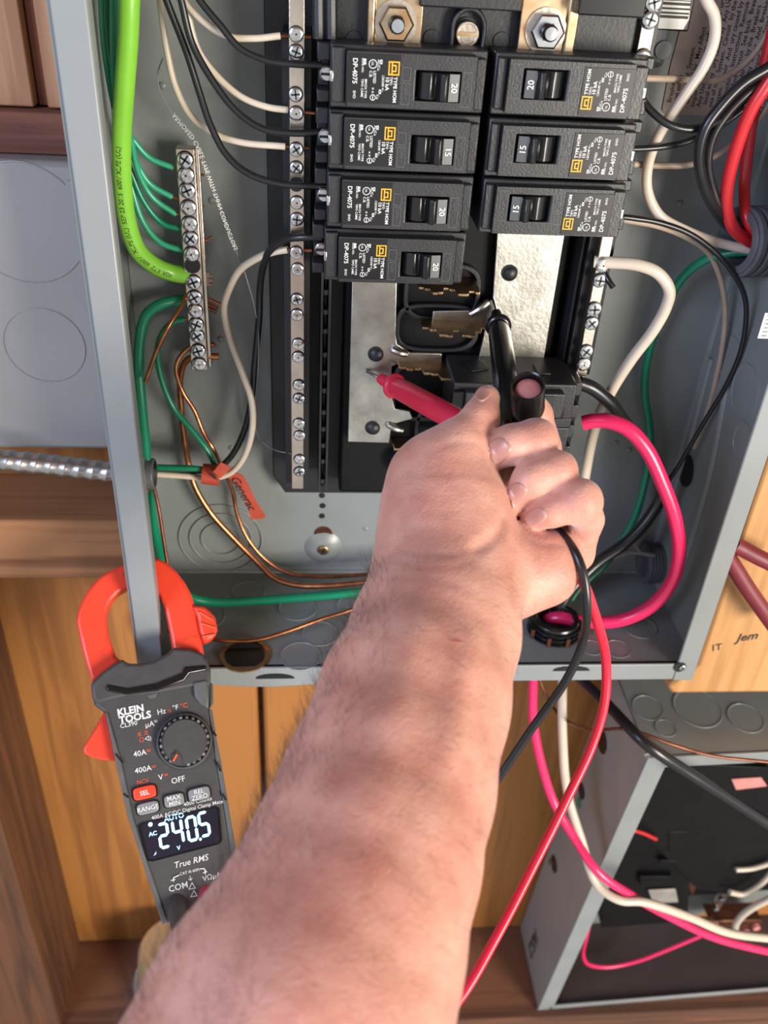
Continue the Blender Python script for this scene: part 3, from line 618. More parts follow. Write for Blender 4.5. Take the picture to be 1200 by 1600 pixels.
wire('black wire to the second left breaker', [(272, -40, -.055), (283, 0, -.055), (300, 67, -.055), (329, 121, -.056), (367, 171, -.057), (408, 200, -.058), (458, 208, -.059), (503, 206, -.058)], 11, 'wire_black', tips=(((503, 206, -.058), (511, 207, -.058)),))
wire('glossy black wire to the third left breaker', [(245, -40, -.05), (260, 0, -.05), (292, 83, -.05), (312, 146, -.051), (329, 196, -.053), (354, 242, -.055), (388, 271, -.057), (437, 287, -.059), (503, 291, -.058)], 11, 'wire_black', tips=(((503, 291, -.058), (511, 292, -.058)),))
# printed pull string
sp = spline([P(*q) for q in ((255, 90, -.03), (247, 112, -.03), (248, 135, -.03), (268, 175, -.03), (304, 221, -.03), (329, 283, -.03), (354, 354, -.03), (383, 428, -.03), (402, 501, -.028), (404, 563, -.025), (398, 638, -.02), (403, 680, -.02), (425, 701, -.03), (456, 709, -.047))], 8)
so = MB().tube(sp, [.0011] * (len(sp) - 10) + [.0006] * 10, 8, .35).build('pull_string', 'string', label='thin clear pull string with printing curling down the back wall', cat='string', smooth=60)
t = MB(); acc = np.concatenate([[0], np.cumsum(np.linalg.norm(np.diff(sp, axis=0), axis=1))])
q, f = text2d('ARMORED CABLE TYPE WITH THHN CONDUCTORS', .0032); vs = []
for a_, b_ in q:
    s = min(.028 + a_, acc[-1] - .001); i = int(np.searchsorted(acc, s, 'right') - 1); T = unit(sp[i + 1] - sp[i]); c = sp[i] + T * (s - acc[i]); vw = unit(CAM - c); sd = unit(np.cross(vw, T)); vs.append(c + vw * .0016 + sd * (.0012 - b_))
MB().add(vs, f).build('printed_text', 'print_white', so, smooth=0)
# lower left
wire('thick green wire looping from the ground bar down and along the bottom', [(296, 468, -.016), (277, 470, -.017), (250, 476, -.02), (229, 492, -.022), (219, 526, -.025), (217, 576, -.028), (221, 630, -.03), (226, 680, -.03), (231, 740, -.03), (240, 820, -.028), (262, 895, -.025), (292, 930, dz(292, 930, .012)), (330, 940, dz(330, 940, .006)), (420, 937, dz(420, 937, .006)), (500, 931, dz(500, 931, .008)), (570, 924, dz(570, 924, .01)), (640, 915, dz(640, 915, .014))], 15.5, 'wire_deep_green', sides=16)
wire('short bent bare copper wire end beside the thick green wire', [(296, 452, -.018), (291, 461, -.02), (283, 480, -.026), (264, 509, -.034), (246, 545, -.036), (227, 597, -.036)], 7, 'copper', name='bare_copper_wire')
wire('green wire from ground bar down to the orange tag', [(289, 499, -.017), (271, 503, -.018), (254, 521, -.018), (246, 552, -.018), (254, 597, -.018), (272, 638, -.018), (300, 672, -.02), (325, 705, -.022), (337, 730, -.022)], 9.5, 'wire_deep_green', tips=(((287, 499, -.017), (326, 497, -.017)),))
wire('bare copper wire running down from the ground bar and along the bottom right', [(342, 557, -.016), (308, 557, -.016), (292, 563, -.014), (282, 586, -.011), (283, 638, -.01), (287, 680, -.009), (294, 722, -.01), (304, 759, -.012), (329, 801, -.014), (362, 838, -.016), (400, 876, -.02), (429, 903, -.026), (462, 914, -.03), (510, 915, -.033), (580, 908, -.033), (650, 900, -.03)], 9.5, 'copper', name='bare_copper_wire', sides=14)
wire('thinner bare copper wire twisting past the orange tag', [(335, 538, -.016), (302, 540, -.015), (283, 555, -.016), (275, 574, -.017), (284, 609, -.016), (304, 642, -.016), (318, 676, -.018), (333, 701, -.02), (347, 732, -.012), (362, 763, -.01), (371, 805, -.01), (388, 843, -.012), (417, 876, -.014), (450, 895, -.016), (505, 901, -.016), (580, 897, -.016)], 6.5, 'copper', name='bare_copper_wire')
wire('thin dark copper wire dropping behind the left lip', [(233, 730, -.03), (238, 752, -.034), (247, 790, -.04), (255, 840, -.045), (263, 890, -.05)], 6, 'copper_dull', name='bare_copper_wire')
wire('bare copper wire from the orange meter jaw across the bottom wall', [(x_, y_, dz(x_, y_, z_)) for x_, y_, z_ in ((262, 985, .012), (320, 996, .006), (352, 1001, .005), (400, 1000, .005), (450, 986, .008), (500, 968, .012), (545, 954, .016), (610, 930, .02))], 6.5, 'copper', name='bare_copper_wire')
for k, (a, b, rr) in enumerate((((308, 462, -.014), (345, 476, -.016), .0013), ((309, 470, -.014), (340, 482, -.017), .0013), ((310, 476, -.014), (338, 488, -.017), .0013), ((311, 534, -.014), (337, 540, -.016), .001))):
    wire(('upper', 'second', 'third', 'lowest')[k] + ' bare copper end poking out right of the ground bar', [a, ((a[0] + b[0]) / 2, (a[1] + b[1]) / 2 - 1, a[2] - .001), b], 5.5, 'copper', name='bare_copper_wire', group='copper ends right of the ground bar')
wire('white wire looping from left neutral bar down to the cable connector', [(450, 390, -.049), (430, 393, -.047), (405, 402, -.042), (375, 422, -.035), (357, 455, -.03), (350, 482, -.028), (358, 526, -.028), (379, 584, -.03), (393, 626, -.032), (394, 672, -.032), (380, 716, -.03), (358, 740, -.028), (330, 747, -.028), (290, 744, -.03), (246, 741, -.032)], 10.5, 'wire_white', tips=(((447, 390, -.049), (487, 391, -.049)),))
wire('black wire looping from bottom left breaker down to the cable connector', [(503, 371, -.06), (470, 371, -.058), (447, 374, -.054), (422, 391, -.048), (411, 417, -.04), (406, 452, -.032), (405, 492, -.028), (398, 567, -.024), (392, 630, -.024), (379, 680, -.024), (358, 717, -.024), (337, 733, -.024), (300, 736, -.026), (246, 735, -.03)], 10.5, 'wire_black')
wire('short green wire entering from the cable connector', [(246, 730, -.032), (275, 731, -.032), (305, 732, -.032), (330, 736, -.03)], 9.5, 'wire_deep_green')
# orange paper tag
tg = thing('orange_tag', 'orange paper tag with black marker writing tied on wires', 'tag', P(350, 800, -.03))
MB().tube([P(316, 740, -.0315), P(326, 741, -.0315), P(334, 742, -.0315), P(342, 742, -.0315)], .0078, 16, .8).build('wrap_band', 'orange_tag', tg)
q0 = [P(333, 737, -.040), P(345, 729, -.036), P(372, 736, -.028), P(358, 743, -.03)]
MB().prism([P(345, 722, -.034), P(362, 730, -.032), P(345, 747, -.0395), P(333, 737, -.0405)], (0, -.0004, 0)).build('wrap_fold', 'orange_tag', tg)
ql = [(355, 744), (364, 736), (379, 742), (387, 755), (400, 782), (415, 806), (411, 810), (393, 811), (388, 795), (376, 766)]
tail = MB().prism([P(x, y, -.026) for x, y in ql], (0, -.0004, 0)).build('tag_tail', 'orange_tag', tg)
wr = MB(); aa = P(366, 744, -.0268); bb = P(402, 806, -.0268); u_ = unit(bb - aa); wr.text('Generac', aa - np.cross((0, -1., 0), u_) * .0032, u_, np.cross((0, -1., 0), u_), .0082, shear=.3, bold=.01)
wr.build('marker_writing', 'marker_ink', tail, smooth=0)
MB().prism([P(328, 738, -.0405), P(333, 747, -.0405), P(340, 750, -.0405), (P(334, 741, -.0405))], (0, -.0003, 0)).build('marker_writing', 'marker_ink', tg)
# armoured cable and its clear connector
mc = [P(*q) for q in ((-60, 706, -.045), (0, 718, -.04), (83, 727, -.036), (150, 735, -.034), (205, 740, -.033))]
sp = spline(mc, 40); acc = np.concatenate([[0], np.cumsum(np.linalg.norm(np.diff(sp, axis=0), axis=1))]); pitch = .0085
T_, U, V = transport(sp); vv = []; ff = []; n = 20; r0 = .0062
N_ = 260; ss = np.linspace(0, acc[-1], N_)
for i, s in enumerate(ss):
    k = min(int(np.searchsorted(acc, s, 'right') - 1), len(sp) - 2); c = sp[k] + (sp[k + 1] - sp[k]) * (s - acc[k]) / (acc[k + 1] - acc[k])
    for j in range(n):
        a = 2 * math.pi * j / n; ph = (s / pitch + j / n) % 1; r = r0 * (1 + .16 * (1 - abs(2 * ph - 1) ** .7)); vv.append(c + r * (math.cos(a) * U[k] + math.sin(a) * V[k]))
for i in range(N_ - 1):
    for j in range(n): a = i * n + j; b = i * n + (j + 1) % n; ff.append((a, b, b + n, a + n))
MB().add(vv, ff).build('armoured_cable', 'conduit_steel', smooth=80, label='spiral steel armoured cable entering the panel from the left', cat='cable')
cn = thing('cable_connector', 'small clear grey cable connector inside the left wall', 'connector', P(248, 760, -.03))
cx = np.array([XL + .0003, -.032, P(246, 740, -.032)[2]])
MB().lathe([(.0125, 0), (.0125, .0025), (.0105, .003), (.010, .008), (.0085, .009), (.0085, .003)], cx, (1, 0, 0), 22).build('locknut', 'bushing_grey', cn, bevel=.0004)
for a in np.linspace(0, 6.28, 9)[:-1]: MB().lathe([(.0016, 0), (.0014, .002), (.0003, .0024)], cx + [.0028, .0112 * math.cos(a), .0112 * math.sin(a)], (1, 0, 0), 8).build('lug', 'bar_silver', cn)

# right side, upper
def bushing(name, label, c, axis, R, n=4, mt='bushing_grey', Lh=.02):
    t = thing(name, label, 'bushing', c); pr = [(R * .72, 0)]
    for k in range(n): h = Lh * k / n; pr += [(R, h + Lh * .04), (R, h + Lh * .16), (R * .9, h + Lh * .19), (R * .9, h + Lh * .23)]
    pr += [(R * .86, Lh), (R * .7, Lh * 1.02), (R * .66, Lh * .9), (R * .66, Lh * .3), (.0004, Lh * .3)]
    MB().lathe(pr, c, axis, 28).build('threaded_body', mt, t, smooth=40)
    MB().lathe([(R * .65, 0), (R * .65, .0003), (.0004, .0003)], np.asarray(c) + unit(axis) * Lh * .31, axis, 22).build('throat', 'dark_slot', t)
    return t
cb = PX(1205, 378, XR); bushing('conduit_bushing', 'large ribbed grey conduit bushing on the right wall by the red wire', [XR - .0003, cb[1], cb[2]], (-1, -.25, .05), .0195, 4, Lh=.024)
bm_ = np.array([XR - .024, cb[1] - .004, cb[2] + .001])
yr = bm_[1]
wire('thick white wire snaking down past the warning label into the bushing', [(1090, -40, -.055), (1104, 0, -.055), (1116, 25, -.055), (1116, 62, -.055), (1100, 104, -.055), (1075, 142, -.055), (1044, 187, -.054), (1023, 225, -.052), (1012, 262, -.05), (1012, 299, -.05), (1031, 337, -.05), (1073, 361, -.05), (1123, 379, yr), (1185, 394, yr)], 16.5, 'wire_white', sides=16)
wire('thin tan wire from the top right breaker across the label', [(1006, 122, -.055), (1044, 123, -.05), (1085, 125, -.04), (1117, 126, -.03), (1148, 112, -.025), (1179, 83, -.025), (1205, 40, -.025), (1225, -20, -.025)], 10, 'wire_tan')
wire('thin tan wire from the middle right breaker', [(972, 255, -.05), (1012, 258, -.045), (1045, 259, -.042), (1075, 258, -.04), (1117, 244, -.035), (1147, 222, -.03), (1190, 180, -.03), (1230, 120, -.03)], 10, 'wire_tan')
wire('black wire dipping from the top right breaker', [(994, 143, -.06), (1005, 158, -.062), (1019, 175, -.064), (1044, 194, -.066), (1075, 202, -.066), (1100, 198, -.064), (1130, 185, -.06), (1160, 165, -.055), (1200, 130, -.055), (1240, 80, -.055)], 12, 'wire_black')
wire('black wire from the middle right breaker rising behind the red wire', [(985, 233, -.06), (1010, 232, -.058), (1040, 229, -.056), (1075, 221, -.052), (1100, 210, -.05), (1140, 187, -.046), (1185, 150, -.045), (1240, 100, -.045)], 10, 'wire_black')
wire('thick black wire curling in front into the grey bushing', [(1240, 80, -.07), (1200, 106, -.07), (1160, 131, -.07), (1125, 167, -.07), (1102, 200, -.07), (1092, 240, -.068), (1097, 280, -.064), (1112, 318, -.058), (1140, 355, yr - .004), (1180, 378, yr - .002)], 17, 'wire_black', sides=16)
wire('thick black wire lying just behind the curled one', [(1240, 95, -.062), (1205, 118, -.062), (1170, 143, -.062), (1138, 175, -.061), (1115, 210, -.06), (1106, 250, -.058), (1112, 290, -.055), (1128, 330, -.052), (1155, 360, yr), (1190, 380, yr)], 15, 'wire_black', sides=16)
wire('thick red wire bending into the grey bushing at right', [(1235, 60, -.066), (1200, 128, -.066), (1173, 172, -.064), (1151, 230, -.06), (1137, 287, -.056), (1136, 326, -.053), (1147, 358, -.05), (1180, 383, yr)], 20, 'wire_red', sides=16)
wire('second thick red wire at the right edge behind the black wires', [(1212, 30, -.03), (1198, 90, -.03), (1188, 135, -.03), (1176, 185, -.03), (1168, 240, -.03), (1163, 300, -.035), (1168, 345, -.045), (1192, 378, yr)], 18, 'wire_red', sides=14)
# right side, middle
wire('thick white wire from right neutral bar down behind the fist', [(928, 409, -.05), (950, 410, -.052), (996, 414, -.056), (1028, 427, -.058), (1046, 454, -.058), (1041, 479, -.057), (1021, 516, -.055), (987, 561, -.05), (953, 615, -.045), (931, 665, -.04), (914, 745, -.035), (900, 850, -.032), (885, 930, -.032), (880, 985, -.034)], 17.5, 'wire_white', sides=16)
wire('green wire from the grey bushing down the right back corner', [(1175, 392, yr), (1138, 396, -.035), (1104, 405, -.028), (1075, 425, -.022), (1054, 452, -.018), (1031, 500, -.015), (1015, 545, -.013), (1007, 607, -.012), (1014, 660, -.012), (1016, 700, -.012), (1007, 754, -.013), (990, 812, -.016), (948, 878, -.022), (900, 925, -.03), (875, 975, -.04)], 13, 'wire_deep_green', sides=14)
wire('thin white wire from the bottom right breaker looping down the right wall', [(958, 341, -.058), (990, 346, -.055), (1027, 353, -.05), (1073, 371, -.04), (1107, 396, -.032), (1126, 437, -.028), (1133, 488, -.026), (1129, 539, -.025), (1118, 595, -.022), (1104, 646, -.02), (1085, 700, -.018)], 9, 'wire_tan')
wire('long thin black wire from the bottom right breaker down to the bottom corner', [(955, 337, -.061), (990, 341, -.06), (1027, 347, -.058), (1073, 363, -.055), (1108, 386, -.053), (1140, 419, -.052), (1162, 458, -.05), (1166, 495, -.048), (1157, 550, -.045), (1132, 607, -.04), (1101, 658, -.035), (1067, 717, -.03), (1041, 757, -.027), (1005, 812, -.03), (965, 855, -.033), (925, 890, -.035)], 8, 'wire_black')
wire('thick black feed wire from the two-pole breaker to the bottom bushing', [(905, 598, -.058), (925, 606, -.058), (953, 629, -.056), (974, 658, -.05), (1010, 700, -.04), (1031, 737, -.033), (1034, 772, -.03), (1015, 808, -.032), (978, 848, -.036), (930, 882, -.04), (885, 930, -.05), (866, 975, -.055)], 19, 'wire_black', sides=16)
pk = wire('thick bright pink wire looping from the two-pole breaker to the bottom bushing', [(911, 661, -.06), (930, 657, -.062), (955, 659, -.066), (982, 671, -.07), (1010, 702, -.074), (1036, 757, -.078), (1054, 808, -.08), (1061, 860, -.08), (1050, 908, -.078), (1016, 948, -.074), (970, 969, -.07), (918, 972, -.066), (868, 965, -.06), (845, 975, -.056)], 22, 'wire_pink', sides=18)
wire('short black plastic tie sticking out at the right neutral bar', [(938, 418, -.05), (945, 428, -.052), (952, 440, -.055), (958, 449, -.056)], 9, 'gloss_black', name='tie_end', cat='tie')
cb2 = PX(1030, 880, XR); bushing('conduit_bushing', 'grey threaded bushing low on the right wall behind the pink wire', [XR - .0003, cb2[1], cb2[2]], (-1, 0, 0), .015, 5, Lh=.012)
cz = thing('cable_tie', 'frayed pale cable tie by the low right bushing', 'tie', P(990, 860, -.03))
MB().tube(spline([P(*q) for q in ((1022, 868, -.02), (1000, 864, -.024), (978, 862, -.028), (968, 866, -.03), (960, 872, -.03))], 6), .0016, 8).build('strap', 'bare_plastic', cz)
MB().tube(spline([P(*q) for q in ((978, 862, -.028), (974, 858, -.029), (967, 862, -.03), (970, 868, -.03), (978, 865, -.029))], 6), .0012, 8).build('loop', 'bare_plastic', cz)
MB().tube(spline([P(*q) for q in ((1000, 864, -.024), (992, 848, -.025), (1000, 835, -.025), (1010, 815, -.024))], 6), .0012, 8).build('tail', 'bare_plastic', cz)
cc = PZ(864, 985, 0); bb2 = bushing('conduit_bushing', 'black conduit bushing in the bottom wall under the wrist', [cc[0], cc[1], .0004], (0, 0, 1), .0185, 3, 'gloss_black', .012)
for a in (3.6, 4.3, 5.0, 5.7): MB().box(cc[0] + .0188 * math.cos(a) - .0012, cc[0] + .0188 * math.cos(a) + .0012, cc[1] + .0188 * math.sin(a) - .001, cc[1] + .0188 * math.sin(a) + .001, .001, .0085).build('lug', 'copper_dull', bb2)
# ------------------------------------------------------------------ clamp meter, its jaws pinching the left wall of the panel
M0 = P(240, 1040, -.127); NM = unit(CAM - P(250, 1150, -.15))
def mp(x, y, h=0): return PL(x, y, M0, NM) + NM * h
um = unit(mp(290, 1240) - mp(230, 1254)); um = unit(um - NM * (um @ NM)); vm = np.cross(NM, um)
if vm @ (mp(240, 1100) - mp(260, 1200)) < 0: vm = -vm
pxm = np.linalg.norm(mp(290, 1200) - mp(280, 1200)) / 10
meter = thing('clamp_meter', 'orange and grey clamp meter reading 240.5 hanging on the panel edge', 'meter', mp(280, 1440, -.03))
def mprism(pts, h0, h1, name, mt, par=meter, bevel=.0006, sm=35, seg=2):
    return MB().prism([mp(x, y, h0) for x, y in pts], NM * (h1 - h0)).build(name, mt, par, bevel=bevel, smooth=sm, seg=seg)
def smooth_poly(pts, n=5):
    p = [np.array([x, y, 0.]) for x, y in pts]; p = p + [p[0]]; s = spline(p, n)[:-1]; return [(q[0], q[1]) for q in s]
body = [(146, 1101), (166, 1116), (176, 1150), (185, 1190), (203, 1277), (218, 1325), (233, 1370), (256, 1443), (272, 1440), (300, 1452), (352, 1440), (366, 1372), (365, 1340), (356, 1287), (346, 1230), (339, 1187), (334, 1157), (327, 1106), (329, 1060), (300, 1050), (240, 1062), (180, 1080), (150, 1092)]
mprism(body, -.030, 0, 'body', 'meter_black', bevel=.0035, seg=3)
# ribbed grey bumper along both sides
mprism([(164, 1112), (168, 1113), (190, 1192), (208, 1277), (223, 1325), (238, 1369), (262, 1440), (254, 1445), (230, 1370), (200, 1277), (181, 1192)], -.026, .0012, 'side_grip', 'meter_grey')
mprism([(326, 1108), (331, 1108), (339, 1157), (345, 1187), (362, 1287), (371, 1340), (372, 1372), (366, 1372), (354, 1287), (337, 1187)], -.026, .0006, 'side_grip', 'meter_grey')
for a, b in (((181, 1178), (192, 1192)), ((193, 1240), (201, 1246)), ((330, 1140), (338, 1150)), ((338, 1190), (345, 1205)), ((347, 1240), (353, 1250))):
    MB().tube([mp(*a, .0014), mp(*b, .0014)], .0006, 6).build('grip_groove', 'dark_slot', meter)
# collar
col_ = [(142, 1068), (160, 1050), (191, 1029), (199, 1037), (220, 1037), (240, 1033), (262, 1021), (270, 1012), (295, 1014), (317, 1021), (324, 1032), (329, 1046), (329, 1072), (300, 1074), (240, 1085), (200, 1088), (150, 1100), (144, 1090)]
mprism(col_, -.026, .002, 'collar', 'meter_black', bevel=.002, seg=3)
mprism([(168, 1070), (200, 1076), (245, 1068), (285, 1052), (288, 1043), (322, 1040), (322, 1048), (296, 1053), (288, 1064), (245, 1080), (198, 1086), (166, 1080)], .0015, .0032, 'collar_step', 'gloss_black', bevel=.0008)
mprism([(229, 1086), (247, 1083), (243, 1090), (234, 1092)], -.001, .0012, 'arrow_mark', 'meter_grey', bevel=.0003)
mprism([(301, 1066), (325, 1062), (326, 1108), (312, 1100), (304, 1090)], -.001, .003, 'shoulder', 'meter_grey', bevel=.0012)
mprism([(328, 1066), (333, 1068), (334, 1100), (328, 1107)], -.02, -.002, 'release_edge', 'meter_grey', bevel=.0008)
mprism([(143, 1082), (148, 1080), (152, 1100), (146, 1102)], -.02, -.002, 'release_edge', 'meter_grey', bevel=.0008)
# jaws: two halves meeting behind the lip
OL = [(142, 1066), (127, 1015), (117, 970), (119, 955), (124, 940), (135, 920), (150, 902), (165, 891), (180, 884), (200, 877), (219, 873)]
IL = [(221, 911), (214, 913), (205, 914), (195, 918), (183, 925), (172, 938), (167, 950), (165, 962), (168, 990), (180, 1024), (190, 1032)]
mprism(OL + IL, -.021, -.006, 'jaw', 'meter_orange', bevel=.0022, seg=3)
OR_ = [(224, 872), (248, 869), (262, 877), (277, 891), (290, 908), (300, 927), (307, 950), (311, 974), (317, 1005), (322, 1034)]
IR = [(270, 1014), (266, 990), (262, 970), (257, 948), (250, 930), (240, 917), (226, 911)]
mprism(OR_ + IR, -.021, -.006, 'jaw', 'meter_orange', bevel=.0022, seg=3)
mk = MB()
for (x, y), s, a in (((141, 985), '\u2228', 0), ((157, 1030), '+', 0), ((189, 900), 'IL', 30), ((278, 961), '\u2212', 0)):
    mk.text(s, mp(x, y, -.0056), um, vm, 14 * pxm)
mk.build('moulded_mark', 'print_orange', meter, smooth=0)
MB().text('CAT III', mp(284, 1001, -.0056), um, vm, 9 * pxm).build('moulded_mark', 'print_orange', meter, smooth=0)
lv = mprism([(300, 944), (320, 946), (328, 953), (337, 963), (341, 983), (336, 995), (319, 1004), (312, 985), (308, 962)], -.024, -.004, 'jaw_lever', 'meter_orange', bevel=.002)
for a, b in (((312, 955), (334, 968)), ((313, 972), (338, 980)), ((317, 994), (337, 990))): MB().tube([mp(*a, -.0036), mp(*b, -.0036)], .0007, 6).build('lever_rib', 'print_orange', lv)
mprism([(162, 1110), (167, 1114), (183, 1190), (165, 1189), (145, 1185), (129, 1178), (128, 1170), (133, 1160), (148, 1138)], -.024, -.006, 'trigger', 'meter_orange', bevel=.0022, seg=3)
for k in range(7): 
    x = 160 - k * 4.2; y = 1116 + k * 7.2; MB().tube([mp(x, y, -.010), mp(x, y, -.019)], .0008, 6).build('trigger_rib', 'print_orange', meter)
# rotary knob
kc = mp(288, 1158, 0); kr = 45 * pxm
kn = MB().lathe([(kr, -.001), (kr, .0015), (kr * .96, .003), (kr * .90, .0032), (kr * .86, .0022), (kr * .80, .0022), (kr * .78, .006), (kr * .74, .0068), (.0004, .0068)], kc, NM, 40).build('dial', 'meter_black', meter, smooth=35)
for k in range(24):
    a = 2 * math.pi * k / 24; d1 = um * math.cos(a) + vm * math.sin(a); d2 = np.cross(NM, d1); c = kc + d1 * kr * .80
    if -2.35 < math.atan2(math.sin(a), math.cos(a)) < -1.7: continue
    MB().hexa([c + d1 * sx * kr * .06 + d2 * sy * kr * .055 + NM * .002 for sx, sy in ((-1, -1), (1, -1), (1, 1), (-1, 1))], [c + d1 * sx * kr * .06 + d2 * sy * kr * .055 + NM * .0058 for sx, sy in ((-1, -1), (1, -1), (1, 1), (-1, 1))]).build('dial_rib', 'meter_grey' if k % 3 else 'button_grey', kn, bevel=.0003)
MB().prism([mp(268, 1180, .0066), mp(276, 1172, .0066), mp(284, 1184, .0066), mp(282, 1194, .0066), mp(270, 1194, .0066)], NM * .001).build('pointer_seat', 'meter_black', kn, bevel=.0002)
MB().tube([mp(270, 1189, .0080), mp(276, 1178, .0080)], .0007, 8).build('pointer', 'print_orange', kn)
# buttons
def button(cx, cy, wd, ht, mt, lines, pm):
    n = 20; pts = []
    for k in range(n):
        t = 2 * math.pi * k / n; ex = .45
        pts.append(mp(cx, cy, .0) + um * wd / 2 * pxm * np.sign(math.cos(t)) * abs(math.cos(t)) ** ex + vm * ht / 2 * pxm * np.sign(math.sin(t)) * abs(math.sin(t)) ** ex)
    MB().prism([p + (p - mp(cx, cy)) * .12 for p in pts], NM * .0004).build('button_rim', 'gloss_black', meter)
    b = MB().prism(pts, NM * .0022).build('button', mt, meter, bevel=.0007)
    t = MB()
    for k, s in enumerate(lines):
        sz = 10 * pxm; t.text(s, mp(cx, cy, .0026) + vm * sz * (-.36 + (len(lines) - 1) * .42 - k * .84), um, vm, sz, 'CENTER', bold=.01)
    t.build('printed_text', pm, b, smooth=0)
button(226, 1238, 35, 20, 'meter_orange', ['SEL'], 'print_white'); button(231, 1262, 33, 18, 'button_grey', ['RANGE'], 'print_white')
button(272, 1250, 31, 19, 'button_grey', ['MAX', 'MIN'], 'print_white'); button(311, 1240, 34, 20, 'button_grey', ['REL', 'ZERO'], 'print_white')
# printed legends
tw = MB(); to = MB(); tv = MB()
def L_(m_, s, x, y, px_, al='LEFT', bold=.004, sh=0): m_.text(s, mp(x, y, .0004), um, vm, px_ * pxm, al, bold, sh)
L_(tw, 'KLEIN', 184, 1119, 15.5, bold=.035); L_(tw, 'TOOLS', 187, 1131, 15.5, bold=.035); L_(tw, 'CL390', 188, 1138, 10)
L_(tw, 'Hz', 246, 1117, 12); L_(to, '%', 262, 1114, 9); L_(tw, '\u00b0F', 270, 1110, 11); L_(to, '\u00b0C', 282, 1107, 11)
L_(tw, '\u00b5A', 227, 1137, 12); L_(tw, '=', 241, 1131, 10); L_(to, '\u2264 \u2265', 214, 1151, 12); L_(to, '\u03a9', 218, 1160, 10); L_(tw, '\u25c1)', 226, 1158, 9)
L_(tw, '40A', 209, 1183, 12); L_(to, '\u2243', 229, 1178, 13); L_(tw, '400A', 211, 1209, 12); L_(to, '\u2243', 237, 1203, 13)
L_(tw, 'V', 248, 1219, 12); L_(to, '\u2243', 256, 1216, 13); L_(tw, 'OFF', 268, 1225, 12.5); L_(to, 'NCV', 214, 1226, 9)
L_(tw, '4000 Counts', 287, 1260, 8.5); L_(tw, '400A AC/DC Digital Clamp Meter', 237, 1281, 8.2)
L_(tv, 'True RMS', 272, 1357, 13, sh=.2); L_(tv, 'CAT III 600V', 281, 1368, 6); L_(tv, 'COM', 264, 1394, 13, bold=.004); L_(tv, '+', 317, 1369, 14); L_(tv, 'V\u03a9\u00b5A', 317, 1377, 11)
L_(tv, '\u2212', 267, 1381, 14); L_(tv, '\u2193', 294, 1377, 10)
for pts in ([(271, 1377), (271, 1371), (280, 1367)], [(313, 1357), (319, 1357), (322, 1362)]): MB().tube([mp(x, y, .0005) for x, y in pts], .0004, 5).build('printed_line', 'print_white', meter)
for cx, cy in ((300, 1384), (303, 1396)): MB().ring([mp(cx, cy - 6, .0003), mp(cx + 6.5, cy + 4, .0003), mp(cx - 6, cy + 6, .0003)], [mp(cx, cy - 3.5, .0003), mp(cx + 4, cy + 2.8, .0003), mp(cx - 3.6, cy + 4.2, .0003)], NM * .0002).build('warning_triangle', 'print_white', meter)
tw.build('printed_text', 'print_white', meter, smooth=0); tv.build('printed_text', 'print_white', meter, smooth=0); to.build('printed_text', 'print_orange', meter, smooth=0)
# display
dq = [(219, 1291), (224, 1287), (336, 1262), (340, 1265), (344, 1312), (340, 1318), (240, 1344), (233, 1343)]
cxy = np.mean(dq, axis=0); big = [tuple(cxy + (np.array(p) - cxy) * 1.05) for p in dq]
MB().ring([mp(*p, 0) for p in big], [mp(*p, 0) for p in dq], NM * .0009).build('display_frame', 'gloss_black', meter)
dsp = MB().prism([mp(*p, -.0002) for p in dq], NM * .0006).build('display', 'screen', meter)
uu = unit(mp(331, 1275) - mp(252, 1296)); uu = unit(uu - NM * (uu @ NM)); vv_ = unit(unit(mp(250, 1290) - mp(255, 1324)) ); vv_ = unit(vv_ - NM * (vv_ @ NM))
SEG = {'2': 'abged', '4': 'fgbc', '0': 'abcdef', '5': 'afgcd'}
lc = MB(); hgt = 35 * pxm; wid = 13 * pxm; th = 4.6 * pxm
def segbar(o, a, b):
    a = o + uu * a[0] * wid + vv_ * a[1] * hgt; b = o + uu * b[0] * wid + vv_ * b[1] * hgt; d = unit(b - a); nn = np.cross(NM, d) * th / 2; g = th * .12
    lc.prism([a + d * (g - th * .1), a + d * (g + th * .4) + nn, b - d * (g + th * .4) + nn, b - d * (g - th * .1), b - d * (g + th * .4) - nn, a + d * (g + th * .4) - nn], NM * .0001)
pos = {'a': ((0, 1), (1, 1)), 'b': ((1, 1), (1, .5)), 'c': ((1, .5), (1, 0)), 'd': ((0, 0), (1, 0)), 'e': ((0, .5), (0, 0)), 'f': ((0, 1), (0, .5)), 'g': ((0, .5), (1, .5))}
for k, ch in enumerate('2405'):
    o_ = mp((252, 274, 296, 315)[k], (1325, 1319, 1314, 1307)[k], .0008)
    for s in SEG[ch]: segbar(o_, *pos[s])
lc.lathe([(2.3 * pxm, 0), (2.3 * pxm, .0001)], mp(313, 1311, .0008), NM, 10)
lc.text('AUTO', mp(257, 1284, .0008), um, vm, 11 * pxm, bold=.02); lc.text('AC', mp(233, 1307, .0008), um, vm, 9 * pxm, bold=.02); lc.text('V', mp(277, 1328, .0008), um, vm, 8.5 * pxm, bold=.02)
lc.lathe([(3.4 * pxm, 0), (3.4 * pxm, .0001)], mp(235, 1288, .0008), NM, 12); lc.prism([mp(240, 1337, .0008), mp(244, 1330, .0008), mp(244, 1334, .0008)], NM * .0001)
lc.build('digits', 'lcd', dsp, smooth=0)
